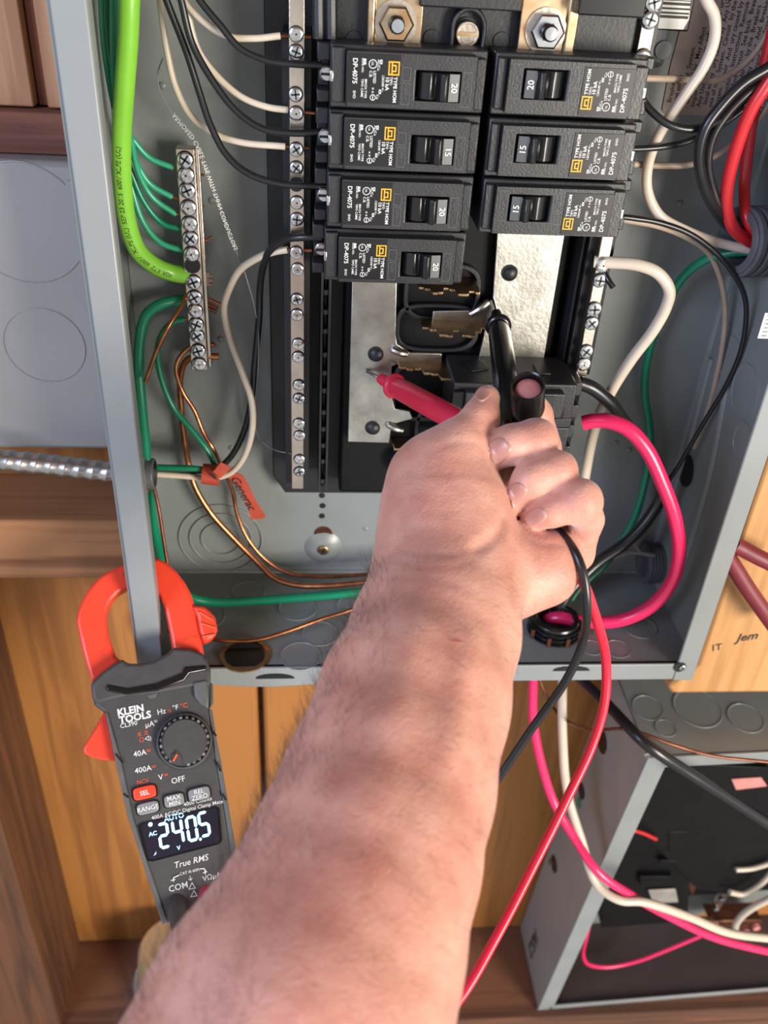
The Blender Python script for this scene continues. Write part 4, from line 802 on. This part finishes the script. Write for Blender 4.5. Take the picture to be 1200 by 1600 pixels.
# jacks with the lead plugs
jc = mp(277, 1416, 0); jr = mp(325, 1402, 0)
ax = unit(NM * .75 - vm * .6)
def plug(name, label, c, mt):
    t = thing(name, label, 'plug', c); MB().lathe([(15 * pxm, -.004), (15.5 * pxm, .004), (14 * pxm, .012), (13 * pxm, .020), (13.5 * pxm, .0205), (13.5 * pxm, .0225), (11 * pxm, .024), (.0004, .024)], c, ax, 24).build('sleeve', mt, t, smooth=40)
    MB().lathe([(9.5 * pxm, .0), (9.5 * pxm, .0012), (7.5 * pxm, .0012), (7.5 * pxm, .0)], np.asarray(c) + ax * .0238, ax, 20).build('rim', 'button_grey' if mt != 'probe_red' else 'probe_red', t); return t
plug('banana_plug', 'black test lead plug in the meter input marked COM', jc, 'meter_black'); plug('banana_plug', 'red test lead plug in the meter beside the forearm', jr, 'probe_red')

# ------------------------------------------------------------------ probes and leads
def probe(name, label, pts, mt, tipmat='screw_zinc'):
    """pts: metal tip, start of sleeve, guard, far end (world)"""
    tp, s0, g, e = [np.asarray(p, float) for p in pts]; t = thing(name, label, 'probe', tp); ax_ = unit(e - g)
    MB().tube([tp, tp + (s0 - tp) * .12, s0 + (s0 - tp) * .1], [.00025, .00095, .00095], 10).build('metal_tip', tipmat, t)
    k = np.linalg.norm(g - s0); MB().lathe([(.0026, 0), (.0034, k * .2), (.0042, k * .8), (.0042, k)], s0, g - s0, 20).build('nose', mt, t, smooth=50)
    MB().lathe([(.0045, -.002), (.0070, -.0014), (.0077, .0), (.0070, .0016), (.0052, .0026)], g, ax_, 26).build('finger_guard', mt, t, smooth=50)
    ln = np.linalg.norm(e - g); MB().lathe([(.0056, .002), (.0064, .010), (.0066, ln * .5), (.0062, ln), (.004, ln + .002), (.0004, ln + .002)], g, ax_, 22).build('handle', mt, t, smooth=50)
    return t, ax_
rp, ra_ = probe('test_probe', 'red test probe touching the left bus bar', [P(571, 579, -.0375), P(592, 590, -.043), P(616, 603, -.050), D(742, 672, .468)], 'probe_red')
g = P(611, 601, -.060); e = D(742, 672, .452); vw = unit(CAM - g); vw = unit(vw - ra_ * (vw @ ra_)); sd = np.cross(vw, ra_)
MB().text('CAT IV 600V', P(655, 626, -.064) + vw * .0071, ra_, -sd if sd @ np.array([0, 0, 1]) < 0 else sd, .0052, bold=.006).build('moulded_text', 'maroon', rp, smooth=0)
bp_, ba_ = probe('test_probe', 'black test probe touching the right bus bar', [P(770, 466, -.0375), P(775, 486, -.043), P(779, 509, -.050), D(800, 668, .438)], 'gloss_black')
def lead(label, pts, r, mt, prints=None):
    sp = spline([D(*p) for p in pts], 8); return MB().tube(sp, r, 12).build('test_lead', mt, label=label, cat='lead', smooth=60), sp
lead('red test lead hanging from the fist toward the bottom', [(845, 805, .43), (862, 828, .414), (884, 858, .402), (905, 895, .400), (932, 968, .415), (947, 1035, .44), (944, 1100, .45), (925, 1165, .455), (890, 1240, .455), (835, 1350, .45), (775, 1465, .44), (715, 1565, .43), (640, 1640, .43), (520, 1650, .45), (400, 1560, .48), (330, 1450, .50), (326, 1412, .505)], .0024, 'lead_red')
lead('black test lead hanging from the fist and behind the forearm', [(850, 805, .425), (876, 832, .404), (899, 864, .395), (912, 900, .394), (917, 950, .400), (910, 1005, .42), (885, 1062, .43), (830, 1140, .44), (765, 1235, .45), (690, 1330, .46), (560, 1430, .475), (420, 1500, .49), (330, 1490, .50), (283, 1428, .505)], .0021, 'wire_black')
# ------------------------------------------------------------------ the hand: one continuous skin grown from a distance field
def C3(x, y, d): return np.array([(x - 600) / F * d, (y - 800) / F * d, d])      # camera space
def prim(a, b, flat=1.): # (px,py,depth,r_px)
    A_ = C3(*a[:3]); B_ = C3(*b[:3]); return (A_, B_, a[3] * a[2] / F, b[3] * b[2] / F, flat)
def chain(pts, flat=1.): return [prim(p, q, flat) for p, q in zip(pts[:-1], pts[1:])]
def capd(p, pr):
    A_, B_, ra, rb, fl = pr; ab = B_ - A_; t = np.clip(((p - A_) @ ab) / (ab @ ab), 0, 1); o = p - A_ - t[:, None] * ab
    if fl != 1: o = o * np.array([1, 1, 1 / fl])
    d = np.sqrt((o * o).sum(1)) - (ra + (rb - ra) * t); return d * (fl if fl < 1 else 1)
def smin(a, b, k):
    h = np.maximum(k - np.abs(a - b), 0) / k; return np.minimum(a, b) - h * h * k * .25
GR = {
 'arm': (.004, chain([(400, 1760, .262, 268), (467, 1600, .275, 241), (520, 1480, .288, 205), (569, 1345, .306, 180), (607, 1230, .325, 164), (647, 1095, .350, 148), (682, 985, .375, 130), (696, 930, .386, 116), (706, 885, .394, 106)], .8)),
 'thenar': (.010, chain([(690, 885, .397, 82), (690, 820, .398, 80), (698, 772, .402, 80), (698, 728, .406, 54)], .72) + chain([(668, 805, .405, 56), (664, 748, .41, 54)])),
 'hypo': (.008, chain([(735, 905, .396, 68), (790, 898, .400, 66), (846, 890, .404, 56)], .85) + chain([(846, 885, .404, 52), (868, 862, .41, 34)])),
 'core': (.008, chain([(745, 850, .430, 66), (820, 815, .438, 58), (862, 780, .444, 48)]) + chain([(770, 770, .436, 46), (820, 740, .444, 44)]) + chain([(850, 812, .426, 34), (885, 845, .43, 28)])),
}
FG = {
 'thumb': (.004, .007, chain([(698, 724, .404, 50), (722, 692, .407, 37), (750, 656, .411, 29), (761, 622, .416, 20.5)])),
 'middle': (.003, .0024, chain([(774, 713, .405, 23), (800, 695, .403, 31), (838, 687, .404, 32)]) + chain([(838, 687, .404, 32), (850, 725, .44, 34)])),
 'ring': (.003, .0024, chain([(803, 783, .400, 21), (830, 750, .396, 29), (870, 736, .398, 31)]) + chain([(870, 736, .398, 31), (876, 775, .435, 34)])),
 'pinky': (.003, .0024, chain([(830, 812, .399, 17), (860, 799, .395, 25), (906, 783, .394, 34)]) + chain([(906, 783, .394, 34), (916, 812, .408, 26), (903, 866, .418, 24), (875, 890, .42, 30)])),
 'index': (.003, .0012, chain([(824, 610, .421, 17), (838, 648, .432, 24), (846, 700, .444, 32)])),
}
GROOVES = []
def sdf(p, grooves=True):
    d = None
    for nm, (k, ps) in GR.items():
        g = None
        for pr in ps:
            q = capd(p, pr); g = q if g is None else smin(g, q, k)
        kk = {'arm': .02, 'thenar': .014, 'hypo': .006, 'core': .010}[nm]; d = g if d is None else smin(d, g, kk)
    for nm, (k, ku, ps) in FG.items():
        g = None
        for pr in ps:
            q = capd(p, pr); g = q if g is None else smin(g, q, k)
        d = smin(d, g, ku)
    if grooves:
        for pts, wd, dp in GROOVES:
            e = None
            for a, b in zip(pts[:-1], pts[1:]):
                ab = b - a; t = np.clip(((p - a) @ ab) / (ab @ ab), 0, 1); o = p - a - t[:, None] * ab; q = (o * o).sum(1); e = q if e is None else np.minimum(e, q)
            d = d + dp * np.exp(-e / (wd * wd))
    return d
def hit(x, y, grooves=False, t0=.2):
    r = np.array([(x - 600) / F, (y - 800) / F, 1.]); t = t0; nr = np.linalg.norm(r)
    for _ in range(90):
        s = sdf((r * t)[None], grooves)[0]
        if s < .00005: break
        t += s / nr * .8
        if t > .6: return None
    return r * t
def groove(pts, wd, dp):
    h = [hit(*p) for p in pts]; h = [q for q in h if q is not None]
    if len(h) > 1: GROOVES.append((spline(h, 4), wd, dp))
gl = [([(788, 808), (783, 828), (768, 842), (744, 858)], .002, .0032), ([(604, 842), (640, 862), (700, 866), (745, 856)], .0011, .0004), ([(607, 865), (650, 884), (705, 886), (745, 870)], .001, .0003),
 ([(740, 858), (770, 900), (800, 940)], .0012, .0008), ([(748, 650), (765, 660), (780, 655)], .001, .0004), ([(742, 668), (760, 678), (778, 676)], .001, .0005),
 ([(680, 700), (725, 690), (755, 700), (776, 740)], .0016, .0005), ([(815, 832), (850, 850), (880, 850)], .0014, .0008), ([(800, 850), (820, 900), (830, 935)], .001, .0004), ([(850, 862), (862, 905), (860, 935)], .001, .0004), ([(780, 850), (795, 905), (800, 940)], .0009, .0003),
 ([(640, 700), (690, 712), (740, 722)], .0011, .00025), ([(625, 740), (690, 742), (760, 745)], .0012, .00025), ([(620, 790), (690, 800), (770, 790)], .0012, .0003), ([(848, 668), (858, 686), (862, 704)], .001, .0004), ([(890, 718), (899, 738), (900, 752)], .001, .0004), ([(926, 765), (936, 785), (934, 805)], .001, .0004), ([(690, 1010), (672, 1120), (640, 1260)], .009, .0009), ([(738, 1000), (722, 1080), (700, 1180)], .006, -.0008), ([(655, 940), (640, 1020), (600, 1120)], .008, -.0006)]
for g_ in gl: groove(*g_)
lo = np.array([-.115, -.075, .19]); hi_ = np.array([.115, .215, .475]); H = .0019
n3 = np.ceil((hi_ - lo) / H).astype(int)
ax3 = [lo[i] + H * np.arange(n3[i]) for i in range(3)]
# coarse pass to find the active slab, then the fine field in blocks near the surface
field = np.full(n3, 1., np.float32); BS = 12
for bx in range(0, n3[0], BS):
    for by in range(0, n3[1], BS):
        cz = np.arange(0, n3[2], BS); cpt = np.stack([np.full(len(cz), lo[0] + H * (bx + BS / 2)), np.full(len(cz), lo[1] + H * (by + BS / 2)), lo[2] + H * (cz + BS / 2)], 1)
        dc = sdf(cpt, False); rad = H * BS * .95
        for z0, dv in zip(cz, dc):
            sl = (slice(bx, min(bx + BS, n3[0])), slice(by, min(by + BS, n3[1])), slice(z0, min(z0 + BS, n3[2])))
            if abs(dv) > rad + .004: field[sl] = dv; continue
            g0 = np.stack(np.meshgrid(ax3[0][sl[0]], ax3[1][sl[1]], ax3[2][sl[2]], indexing='ij'), -1); field[sl] = sdf(g0.reshape(-1, 3), False).reshape(g0.shape[:3])
# surface nets
sg = field < 0; cs = np.zeros(np.array(n3) - 1, np.int8)
for dx in (0, 1):
    for dy in (0, 1):
        for dz in (0, 1): cs += sg[dx:n3[0] - 1 + dx, dy:n3[1] - 1 + dy, dz:n3[2] - 1 + dz]
act = (cs > 0) & (cs < 8); idx = -np.ones(act.shape, int); ci = np.argwhere(act); idx[act] = np.arange(len(ci))
vs = lo + H * (ci + .5)
qs = []
for axn in range(3):
    a1, a2 = [(1, 2), (2, 0), (0, 1)][axn]
    s0 = [slice(None)] * 3; s1 = [slice(None)] * 3; s0[axn] = slice(0, -1); s1[axn] = slice(1, None); ch = sg[tuple(s0)] != sg[tuple(s1)]
    e = np.argwhere(ch); e = e[(e[:, a1] > 0) & (e[:, a2] > 0) & (e[:, a1] < n3[a1] - 1) & (e[:, a2] < n3[a2] - 1)]
    fl = sg[tuple(s0)][tuple(e.T)]
    def gid(o1, o2): k = e.copy(); k[:, a1] -= o1; k[:, a2] -= o2; return idx[tuple(k.T)]
    q = np.stack([gid(1, 1), gid(0, 1), gid(0, 0), gid(1, 0)], 1); q[~fl] = q[~fl][:, ::-1]; qs.append(q[(q >= 0).all(1)])
qs = np.vstack(qs)
for it in range(5):
    eps = .0004; d0 = sdf(vs, it > 2); gr = np.stack([sdf(vs + np.eye(3)[k] * eps, False) - sdf(vs - np.eye(3)[k] * eps, False) for k in range(3)], 1); gr /= np.linalg.norm(gr, axis=1)[:, None] + 1e-9
    vs = vs - gr * np.clip(d0, -.002, .002)[:, None] * .9
nb = np.zeros_like(vs); cn_ = np.zeros(len(vs))
ed = np.vstack([qs[:, [0, 1]], qs[:, [1, 2]], qs[:, [2, 3]], qs[:, [3, 0]]])
for it in range(4):
    nb[:] = 0; cn_[:] = 0
    for a_, b_ in ((0, 1), (1, 0)): np.add.at(nb, ed[:, a_], vs[ed[:, b_]]); np.add.at(cn_, ed[:, a_], 1)
    vs = vs + (nb / np.maximum(cn_, 1)[:, None] - vs) * (.5 if it % 2 == 0 else -.35)
nrm = gr
def toW(v): return CAM + np.asarray(v) @ ROT.T
# skin material
sm_ = mat('skin', 'd3a08c', .52, 0, 0, 55, .22, 300, spec=.45, sss=.12, col2='bd8471')
sm_.node_tree.nodes['Principled BSDF'].inputs['Sheen Weight'].default_value = .3; sm_.node_tree.nodes['Principled BSDF'].inputs['Sheen Roughness'].default_value = .45
nt = sm_.node_tree; N = nt.nodes; L = nt.links; bs = N['Principled BSDF']
cr = [n for n in N if n.type == 'VALTORGB'][0]; mpn = [n for n in N if n.type == 'MAPPING'][0]
nz = N.new('ShaderNodeTexNoise'); nz.inputs['Scale'].default_value = 22; nz.inputs['Detail'].default_value = 3; L.new(mpn.outputs[0], nz.inputs['Vector'])
r2 = N.new('ShaderNodeValToRGB'); r2.color_ramp.elements[0].position = .42; r2.color_ramp.elements[1].position = .66; r2.color_ramp.elements[0].color = (1, 1, 1, 1); r2.color_ramp.elements[1].color = (1., .80, .77, 1); L.new(nz.outputs['Fac'], r2.inputs[0])
mx = N.new('ShaderNodeMix'); mx.data_type = 'RGBA'; mx.blend_type = 'MULTIPLY'; mx.inputs[0].default_value = .5; L.new(cr.outputs[0], mx.inputs[6]); L.new(r2.outputs[0], mx.inputs[7]); L.new(mx.outputs[2], bs.inputs['Base Color'])
vo = N.new('ShaderNodeTexVoronoi'); vo.inputs['Scale'].default_value = 900; L.new(mpn.outputs[0], vo.inputs['Vector'])
b2_ = N.new('ShaderNodeBump'); b2_.inputs['Strength'].default_value = .25; b2_.inputs['Distance'].default_value = .0006; L.new(vo.outputs['Distance'], b2_.inputs['Height'])
ob = [n for n in N if n.type == 'BUMP' and n != b2_][0]; L.new(ob.outputs[0], b2_.inputs['Normal']); L.new(b2_.outputs[0], bs.inputs['Normal'])
mat('scratch_red', 'c0665c', .5, 0, .05)
person = thing('person', 'left forearm and hand of a person holding two test probes', 'person', toW(C3(520, 1500, .30)))
hm = MB(); hm.v = [tuple(v) for v in toW(vs)]; hm.f = [tuple(int(i) for i in q) for q in qs]
hand = hm.build('arm_and_hand', 'skin', person, smooth=180)
def nail(fg, cx, cy, a, b, ang, name='fingernail', ex=.75, mt='nail', up=.0007):
    last = {}
    n1, n2 = 9, 20; pts = []; ca, sa = math.cos(ang), math.sin(ang); v = []; f = []
    c0 = hit(cx, cy)
    for i in range(n1):
        rr = i / (n1 - 1)
        for k in range(n2):
            t = 2 * math.pi * k / n2; lx = rr * a * np.sign(math.cos(t)) * abs(math.cos(t)) ** ex; ly = rr * b * np.sign(math.sin(t)) * abs(math.sin(t)) ** ex
            h_ = hit(cx + lx * ca - ly * sa, cy + lx * sa + ly * ca)
            if h_ is None or fg and min(capd(h_[None], pr)[0] for pr in FG[fg][2]) > .0012: h_ = last.get(k, c0)
            last[k] = h_
            v.append(h_ - unit(h_) * (up if i < n1 - 1 else -.0002))
    for i in range(n1 - 1):
        for k in range(n2): p = i * n2 + k; q = i * n2 + (k + 1) % n2; f.append((p, q, q + n2, p + n2))
    MB().add(toW(np.array(v)), f).build(name, mt, hand, smooth=180)
nail('middle', 776, 706, 24, 19, -.75); nail('ring', 804, 775, 23, 16, -.95); nail('pinky', 836, 808, 19, 13, -.5); nail('thumb', 755, 613, 15, 12, -.7)
nail(None, 735, 1003, 4, 3.5, 0, 'scratch', 1, 'scratch_red', .00015); nail(None, 716, 1002, 13, 1.3, .05, 'scratch', 1, 'scratch_red', .0001)
# fine hairs on the forearm and the outer edge of the wrist
rng = np.random.RandomState(3); px_ = 600 + F * vs[:, 0] / vs[:, 2]; py_ = 800 + F * vs[:, 1] / vs[:, 2]
cand = np.where((py_ > 880) & (nrm[:, 2] < .35))[0]; axis = unit(C3(690, 930, .386) - C3(452, 1600, .275)); hb_ = MB()
side_ = np.where((py_ > 880) & (np.abs(nrm[:, 2]) < .45) & (px_ < 640 - (py_ - 950) * .36))[0]
sel = np.concatenate([rng.choice(cand, 2200), rng.choice(side_, 1300)])
for i in sel:
    left = px_[i] < 640 - (py_[i] - 950) * .36
    if not left and rng.rand() < .6: continue
    p = vs[i]; n_ = nrm[i]; side = np.cross(axis, n_); dr = unit(axis * rng.uniform(.1, .9) * (1 if left else -.6) + side * rng.uniform(-.5, .7) + n_ * rng.uniform(.12, .6)); ln = rng.uniform(.004, .011) * (1.25 if left else .8)
    m1 = p + dr * ln * .5 + n_ * ln * .06; e1 = p + dr * ln - n_ * ln * .08; w_ = .00005
    b0 = len(hb_.v); u_ = unit(np.cross(dr, n_)) * w_; v_ = np.cross(dr, unit(u_)) * w_
    ring_ = [p + u_, p - u_ * .5 + v_ * .87, p - u_ * .5 - v_ * .87, m1 + u_ * .8, m1 - u_ * .4 + v_ * .7, m1 - u_ * .4 - v_ * .7, e1]
    hb_.add(toW(np.array(ring_)), [(0, 1, 4, 3), (1, 2, 5, 4), (2, 0, 3, 5), (3, 4, 6), (4, 5, 6), (5, 3, 6)])
hb_.build('arm_hair', 'hair', hand, smooth=180, kind='stuff')
# black cap worn over the index fingertip
upw = ROT @ np.array([0, -1., 0]); vwc = unit(CAM - D(825, 608, .41)); axc = unit(vwc * .86 + upw * .5); cc = D(825, 606, .408)
cap = thing('probe_cap', 'black open plastic cap around the fingertip beside the black probe', 'cap', cc)
R_ = 26.5 * .41 / F; MB().lathe([(R_ * .98, -.019), (R_ * 1.03, -.0165), (R_, -.015), (R_, .0015), (R_ * .96, .0022), (R_ * .87, .0018), (R_ * .85, -.004), (R_ * .85, -.019)], cc, axc, 32).build('sleeve', 'gloss_black', cap, smooth=40)
MB().lathe([(R_ * .84, -.006), (R_ * .84, -.0015), (R_ * .7, -.0002), (R_ * .4, .0004), (.0003, .0006)], cc + axc * -.001, axc, 26).build('fingertip_pad', 'pad_pink', hand, smooth=180)

# ------------------------------------------------------------------ the second open panel below
A2 = P(1012, 1182, -.105); B2 = P(840, 1575, -.06)
up2 = unit(A2 - B2); rt2 = np.array([1., 0, 0]); rt2 = unit(rt2 - up2 * (rt2 @ up2)); dp2 = np.cross(up2, rt2)
if dp2[1] < 0: dp2 = -dp2
rt2 = unit(rt2 + dp2 * .04); dp2 = unit(dp2 - rt2 * (rt2 @ dp2))
HH = np.linalg.norm(A2 - B2); DD = .084; WW = .36
def Q(a, b, c): return B2 + rt2 * a + up2 * b + dp2 * c      # right, up, inward
def qbox(a0, a1, b0, b1, c0, c1): return MB().hexa([Q(a0, b0, c0), Q(a1, b0, c0), Q(a1, b1, c0), Q(a0, b1, c0)], [Q(a0, b0, c1), Q(a1, b0, c1), Q(a1, b1, c1), Q(a0, b1, c1)])
def QP(x, y, c): return PL(x, y, B2 + dp2 * c, dp2)
def QS(x, y): return PL(x, y, B2, rt2)           # on the left side
def QT(x, y): return PL(x, y, Q(0, HH, 0), up2)
e2 = thing('panel_enclosure', 'second open grey panel low at right with black interior', 'enclosure', Q(WW / 2, 0, DD / 2))
qbox(0, .0015, 0, HH, 0, DD).build('side_panel', 'grey_side', e2, bevel=.0005)
qbox(WW - .0015, WW, 0, HH, 0, DD).build('side_panel', 'grey_side', e2)
qbox(0, WW, HH - .0015, HH, .001, DD).build('top_panel', 'grey_paint', e2, bevel=.0005)
qbox(0, WW, 0, .0015, .001, DD).build('bottom_panel', 'shaded_paint', e2)  # grey steel too; shade on this upward face is put into the colour
qbox(0, WW, 0, HH, DD - .0015, DD).build('back_panel', 'grey_paint', e2)
qbox(-.0005, .016, -.001, HH + .0005, -.002, 0).build('lip', 'grey_edge', e2, bevel=.0006)
qbox(.011, WW, HH - .012, HH + .0005, -.002, 0).build('lip', 'grey_edge', e2, bevel=.0006)
qbox(.011, WW, -.001, .006, -.002, 0).build('lip', 'grey_edge', e2, bevel=.0006)
for px, py, r in ((1012, 1106, .012), (1090, 1106, .019), (1165, 1122, .014), (1040, 1138, .008)): knock(e2, QT(px, py) + up2 * .0002, up2, r, 'grey_paint')
for px, py, r in ((941, 1158, .0105), (909, 1236, .0075), (866, 1350, .0085)):
    c = QS(px, py) - rt2 * .0002; MB().lathe([(r, 0), (r, .0004), (.0004, .0004)], c, -rt2, 24).build('hole', 'dark_slot', e2)
screw(e2, QS(862, 1347) - rt2 * .0006, -rt2, .0035)
MB().lathe([(.005, 0), (.005, .0006), (.0004, .0006)], QS(905, 1254) - rt2 * .0003, -rt2, 12).build('paint_spot', 'wire_deep_green', e2)
t = MB(); c = QS(838, 1448) - rt2 * .0006; t.text('165.2', c, -up2, dp2 * -1, .02, bold=.02, shear=.2); t.build('marker_writing', 'marker_ink', e2, smooth=0)
screw(e2, QP(1012, 1178, -.002), -dp2, .0028)
# its inside
i2 = thing('bus_assembly', 'black breaker interior inside the lower open panel', 'bus assembly', Q(.12, .1, DD - .01))
qbox(.004, WW - .06, .09, HH - .01, DD - .02, DD - .002).build('base_plate', 'matte_black', i2, bevel=.001)
k2 = 0
def flat(pts, c, th, name, mt, par): return MB().prism([QP(x, y, c) for x, y in pts], dp2 * th).build(name, mt, par, bevel=.0008)
flat([(1010, 1190), (1200, 1200), (1240, 1290), (1150, 1400), (1090, 1390), (1030, 1330), (985, 1290)], .045, .03, 'cover_plate', 'matte_black', i2)
flat([(985, 1290), (1080, 1330), (1075, 1440), (940, 1450), (940, 1400)], .05, .025, 'cover_plate', 'matte_black', i2)
flat([(1143, 1219), (1190, 1216), (1199, 1229), (1150, 1235)], .043, .002, 'label', 'pad_pink', i2)
flat([(1075, 1322), (1102, 1320), (1098, 1334), (1072, 1335)], .046, .002, 'label', 'bare_plastic', i2)
flat([(1013, 1392), (1056, 1390), (1060, 1410), (1020, 1412)], .047, .002, 'label', 'bare_plastic', i2)
flat([(1060, 1355), (1104, 1355), (1082, 1400)], .052, .004, 'copper_plate', 'copper_dull', i2)
for pts in ([(1122, 1248), (1135, 1250), (1128, 1285), (1114, 1280)], [(1010, 1195), (1022, 1200), (1020, 1230), (1010, 1225)], [(1000, 1235), (1010, 1238), (1005, 1265), (998, 1258)], [(965, 1320), (974, 1316), (972, 1345), (962, 1345)]): flat(pts, .047, .004, 'metal_tab', 'bar_silver', i2)
for k in range(9): 
    x = 1190 - k * 9; y = 1296 + k * 15; MB().lathe([(.0035, 0), (.0035, .004), (.0004, .005)], QP(x, y, .052), -dp2, 10).build('terminal_screw', 'screw_zinc', i2)
flat([(1196, 1290), (1204, 1296), (1126, 1420), (1118, 1414)], .054, .006, 'terminal_bar', 'bar_silver', i2)
for a, b in (((1045, 1300), (1075, 1330)), ((1030, 1345), (1060, 1350)), ((1000, 1370), (1050, 1385))): flat([a, (b[0], a[1]), b, (a[0], b[1])], .044, .01, 'breaker_block', 'matte_black', i2)
# loose brown scrap with screws resting in the lower panel
sc2 = thing('terminal_block', 'small brown terminal block at the bottom right of the lower panel', 'terminal block', QP(1160, 1470, .05))
flat([(1108, 1440), (1190, 1438), (1196, 1458), (1120, 1466)], .045, .02, 'block', 'copper_dull', sc2)
for x, y in ((1116, 1442), (1165, 1455), (1180, 1446)): MB().lathe([(.004, 0), (.004, .004), (.0004, .005)], QP(x, y, .045), -dp2, 12).build('terminal_screw', 'pad_pink', sc2)
def qwire(label, pts, wpx, mt, name='insulated_wire', cat='wire'):
    p = [QP(*q) for q in pts]; r = wpx / 2 * depth(p[len(p) // 2]) / F; return MB().tube(spline(p, 8), r, 12).build(name, mt, label=label, cat=cat, smooth=60)
qwire('thin crimson wire loop lying in the bottom of the lower panel', [(925, 1425, .03), (916, 1465, .028), (911, 1492, .028), (920, 1507, .028), (950, 1511, .028), (995, 1502, .03), (1045, 1483, .033), (1095, 1462, .036)], 6, 'wire_pink')
qwire('short red wire inside the lower panel by the left lip', [(960, 1300, .045), (985, 1297, .04), (1005, 1302, .04), (1025, 1311, .042)], 6, 'wire_red')
qwire('upper pale wire at the right edge inside the lower panel', [(1150, 1359, .04), (1175, 1357, .04), (1215, 1345, .04)], 8, 'wire_white')
qwire('curved pale wire below the upper one inside the lower panel', [(1140, 1394, .035), (1160, 1397, .034), (1180, 1388, .034), (1215, 1355, .034)], 9, 'wire_white')
qwire('bright white wire end at the brown terminal block', [(1148, 1456, .03), (1152, 1440, .025), (1170, 1422, .022), (1215, 1398, .02)], 11, 'wire_white')
# wires hanging from the upper panel across the lower one
def w3(label, pts, wpx, mt, name='insulated_wire', cat='wire'): return wire(label, pts, wpx, mt, name, cat)
w3('pink wire hanging under the upper panel and crossing the lower one', [(832, 1020, -.06), (833, 1060, -.06), (833, 1123, -.065), (846, 1194, -.075), (867, 1257, -.085), (896, 1307, -.10), (933, 1361, -.12), (992, 1402, -.125), (1054, 1436, -.125), (1117, 1465, -.125), (1210, 1489, -.12)], 14, 'wire_pink')
w3('cream wire hanging under the upper panel and crossing the lower one', [(880, 1020, -.05), (879, 1062, -.055), (879, 1144, -.065), (887, 1240, -.08), (908, 1311, -.10), (933, 1382, -.12), (967, 1406, -.13), (1004, 1409, -.13), (1075, 1432, -.13), (1137, 1457, -.13), (1210, 1467, -.125)], 14, 'wire_white')
w3('black cable slanting across the top of the lower panel', [(885, 1035, -.05), (904, 1057, -.06), (950, 1102, -.09), (1008, 1161, -.125), (1075, 1207, -.13), (1140, 1248, -.13), (1220, 1300, -.13)], 19, 'wire_black', cat='cable')
w3('thin brown copper wire drooping over the corner of the lower panel', [(838, 1050, -.02), (855, 1090, -.03), (875, 1118, -.05), (921, 1140, -.09), (983, 1140, -.115), (1050, 1163, -.125), (1110, 1180, -.125), (1215, 1192, -.125)], 5.5, 'copper_dull', name='bare_copper_wire')
# ------------------------------------------------------------------ timber and hoses at right
yw = -.075
wx0 = P(1058, 1070, yw)[0]
blk = [(1057, 1068), (1068, 1088), (1300, 1078), (1300, 560), (1180, 560), (1075, 1046)]
zb3 = P(1120, 1084, yw)[2]; xb3 = XR + .006
bp3 = [(xb3 - .005, zb3 + .008), (xb3 + .0, zb3), (.62, zb3), (.62, .32), (xb3 + .012, .32), (xb3 + .012, zb3 + .03)]
wb = MB().prism([(x, yw, z) for x, z in bp3], (0, .038, 0)).build('wooden_board', 'pale_pine', bevel=.003, label='pale pine board with marker scribbles right of the panel', cat='timber')
t = MB(); t.text('IT', P(1112, 1018, yw - .0003), (1, 0, .25), (-.25, 0, 1), .009, bold=.0); t.text('Jem', P(1150, 1003, yw - .0003), (1, 0, .2), (-.2, 0, 1), .010, bold=.015, shear=.3); t.build('marker_writing', 'marker_ink', wb, smooth=0)
wire('upper dark red cable at the right edge beside the panel', [(1146, 850, -.09), (1156, 855, -.09), (1180, 868, -.092), (1225, 890, -.095)], 26, 'maroon', name='cable', cat='cable', sides=18)
wire('lower dark red cable slanting down at the right edge', [(1134, 866, -.09), (1147, 886, -.09), (1170, 922, -.092), (1215, 985, -.095)], 26, 'maroon', name='cable', cat='cable', sides=18)
# cream tub on the sill, half hidden by the forearm
zs = -.5305; tb = PZ(262, 1556, zs)
tubm = thing('plastic_tub', 'cream plastic tub on the sill half hidden behind the forearm', 'tub', tb)
tb = tb + np.array([.01, .012, 0])
MB().lathe([(.040, .0), (.042, .003), (.042, .016), (.0395, .018), (.037, .05), (.035, .066), (.032, .071), (.0004, .072)], tb, (0, 0, 1), 32).build('tub_body', 'cream_plastic', tubm, smooth=50)
MB().lathe([(.043, .004), (.0445, .006), (.0445, .014), (.043, .016)], tb, (0, 0, 1), 32).build('rim', 'print_white', tubm, smooth=50)
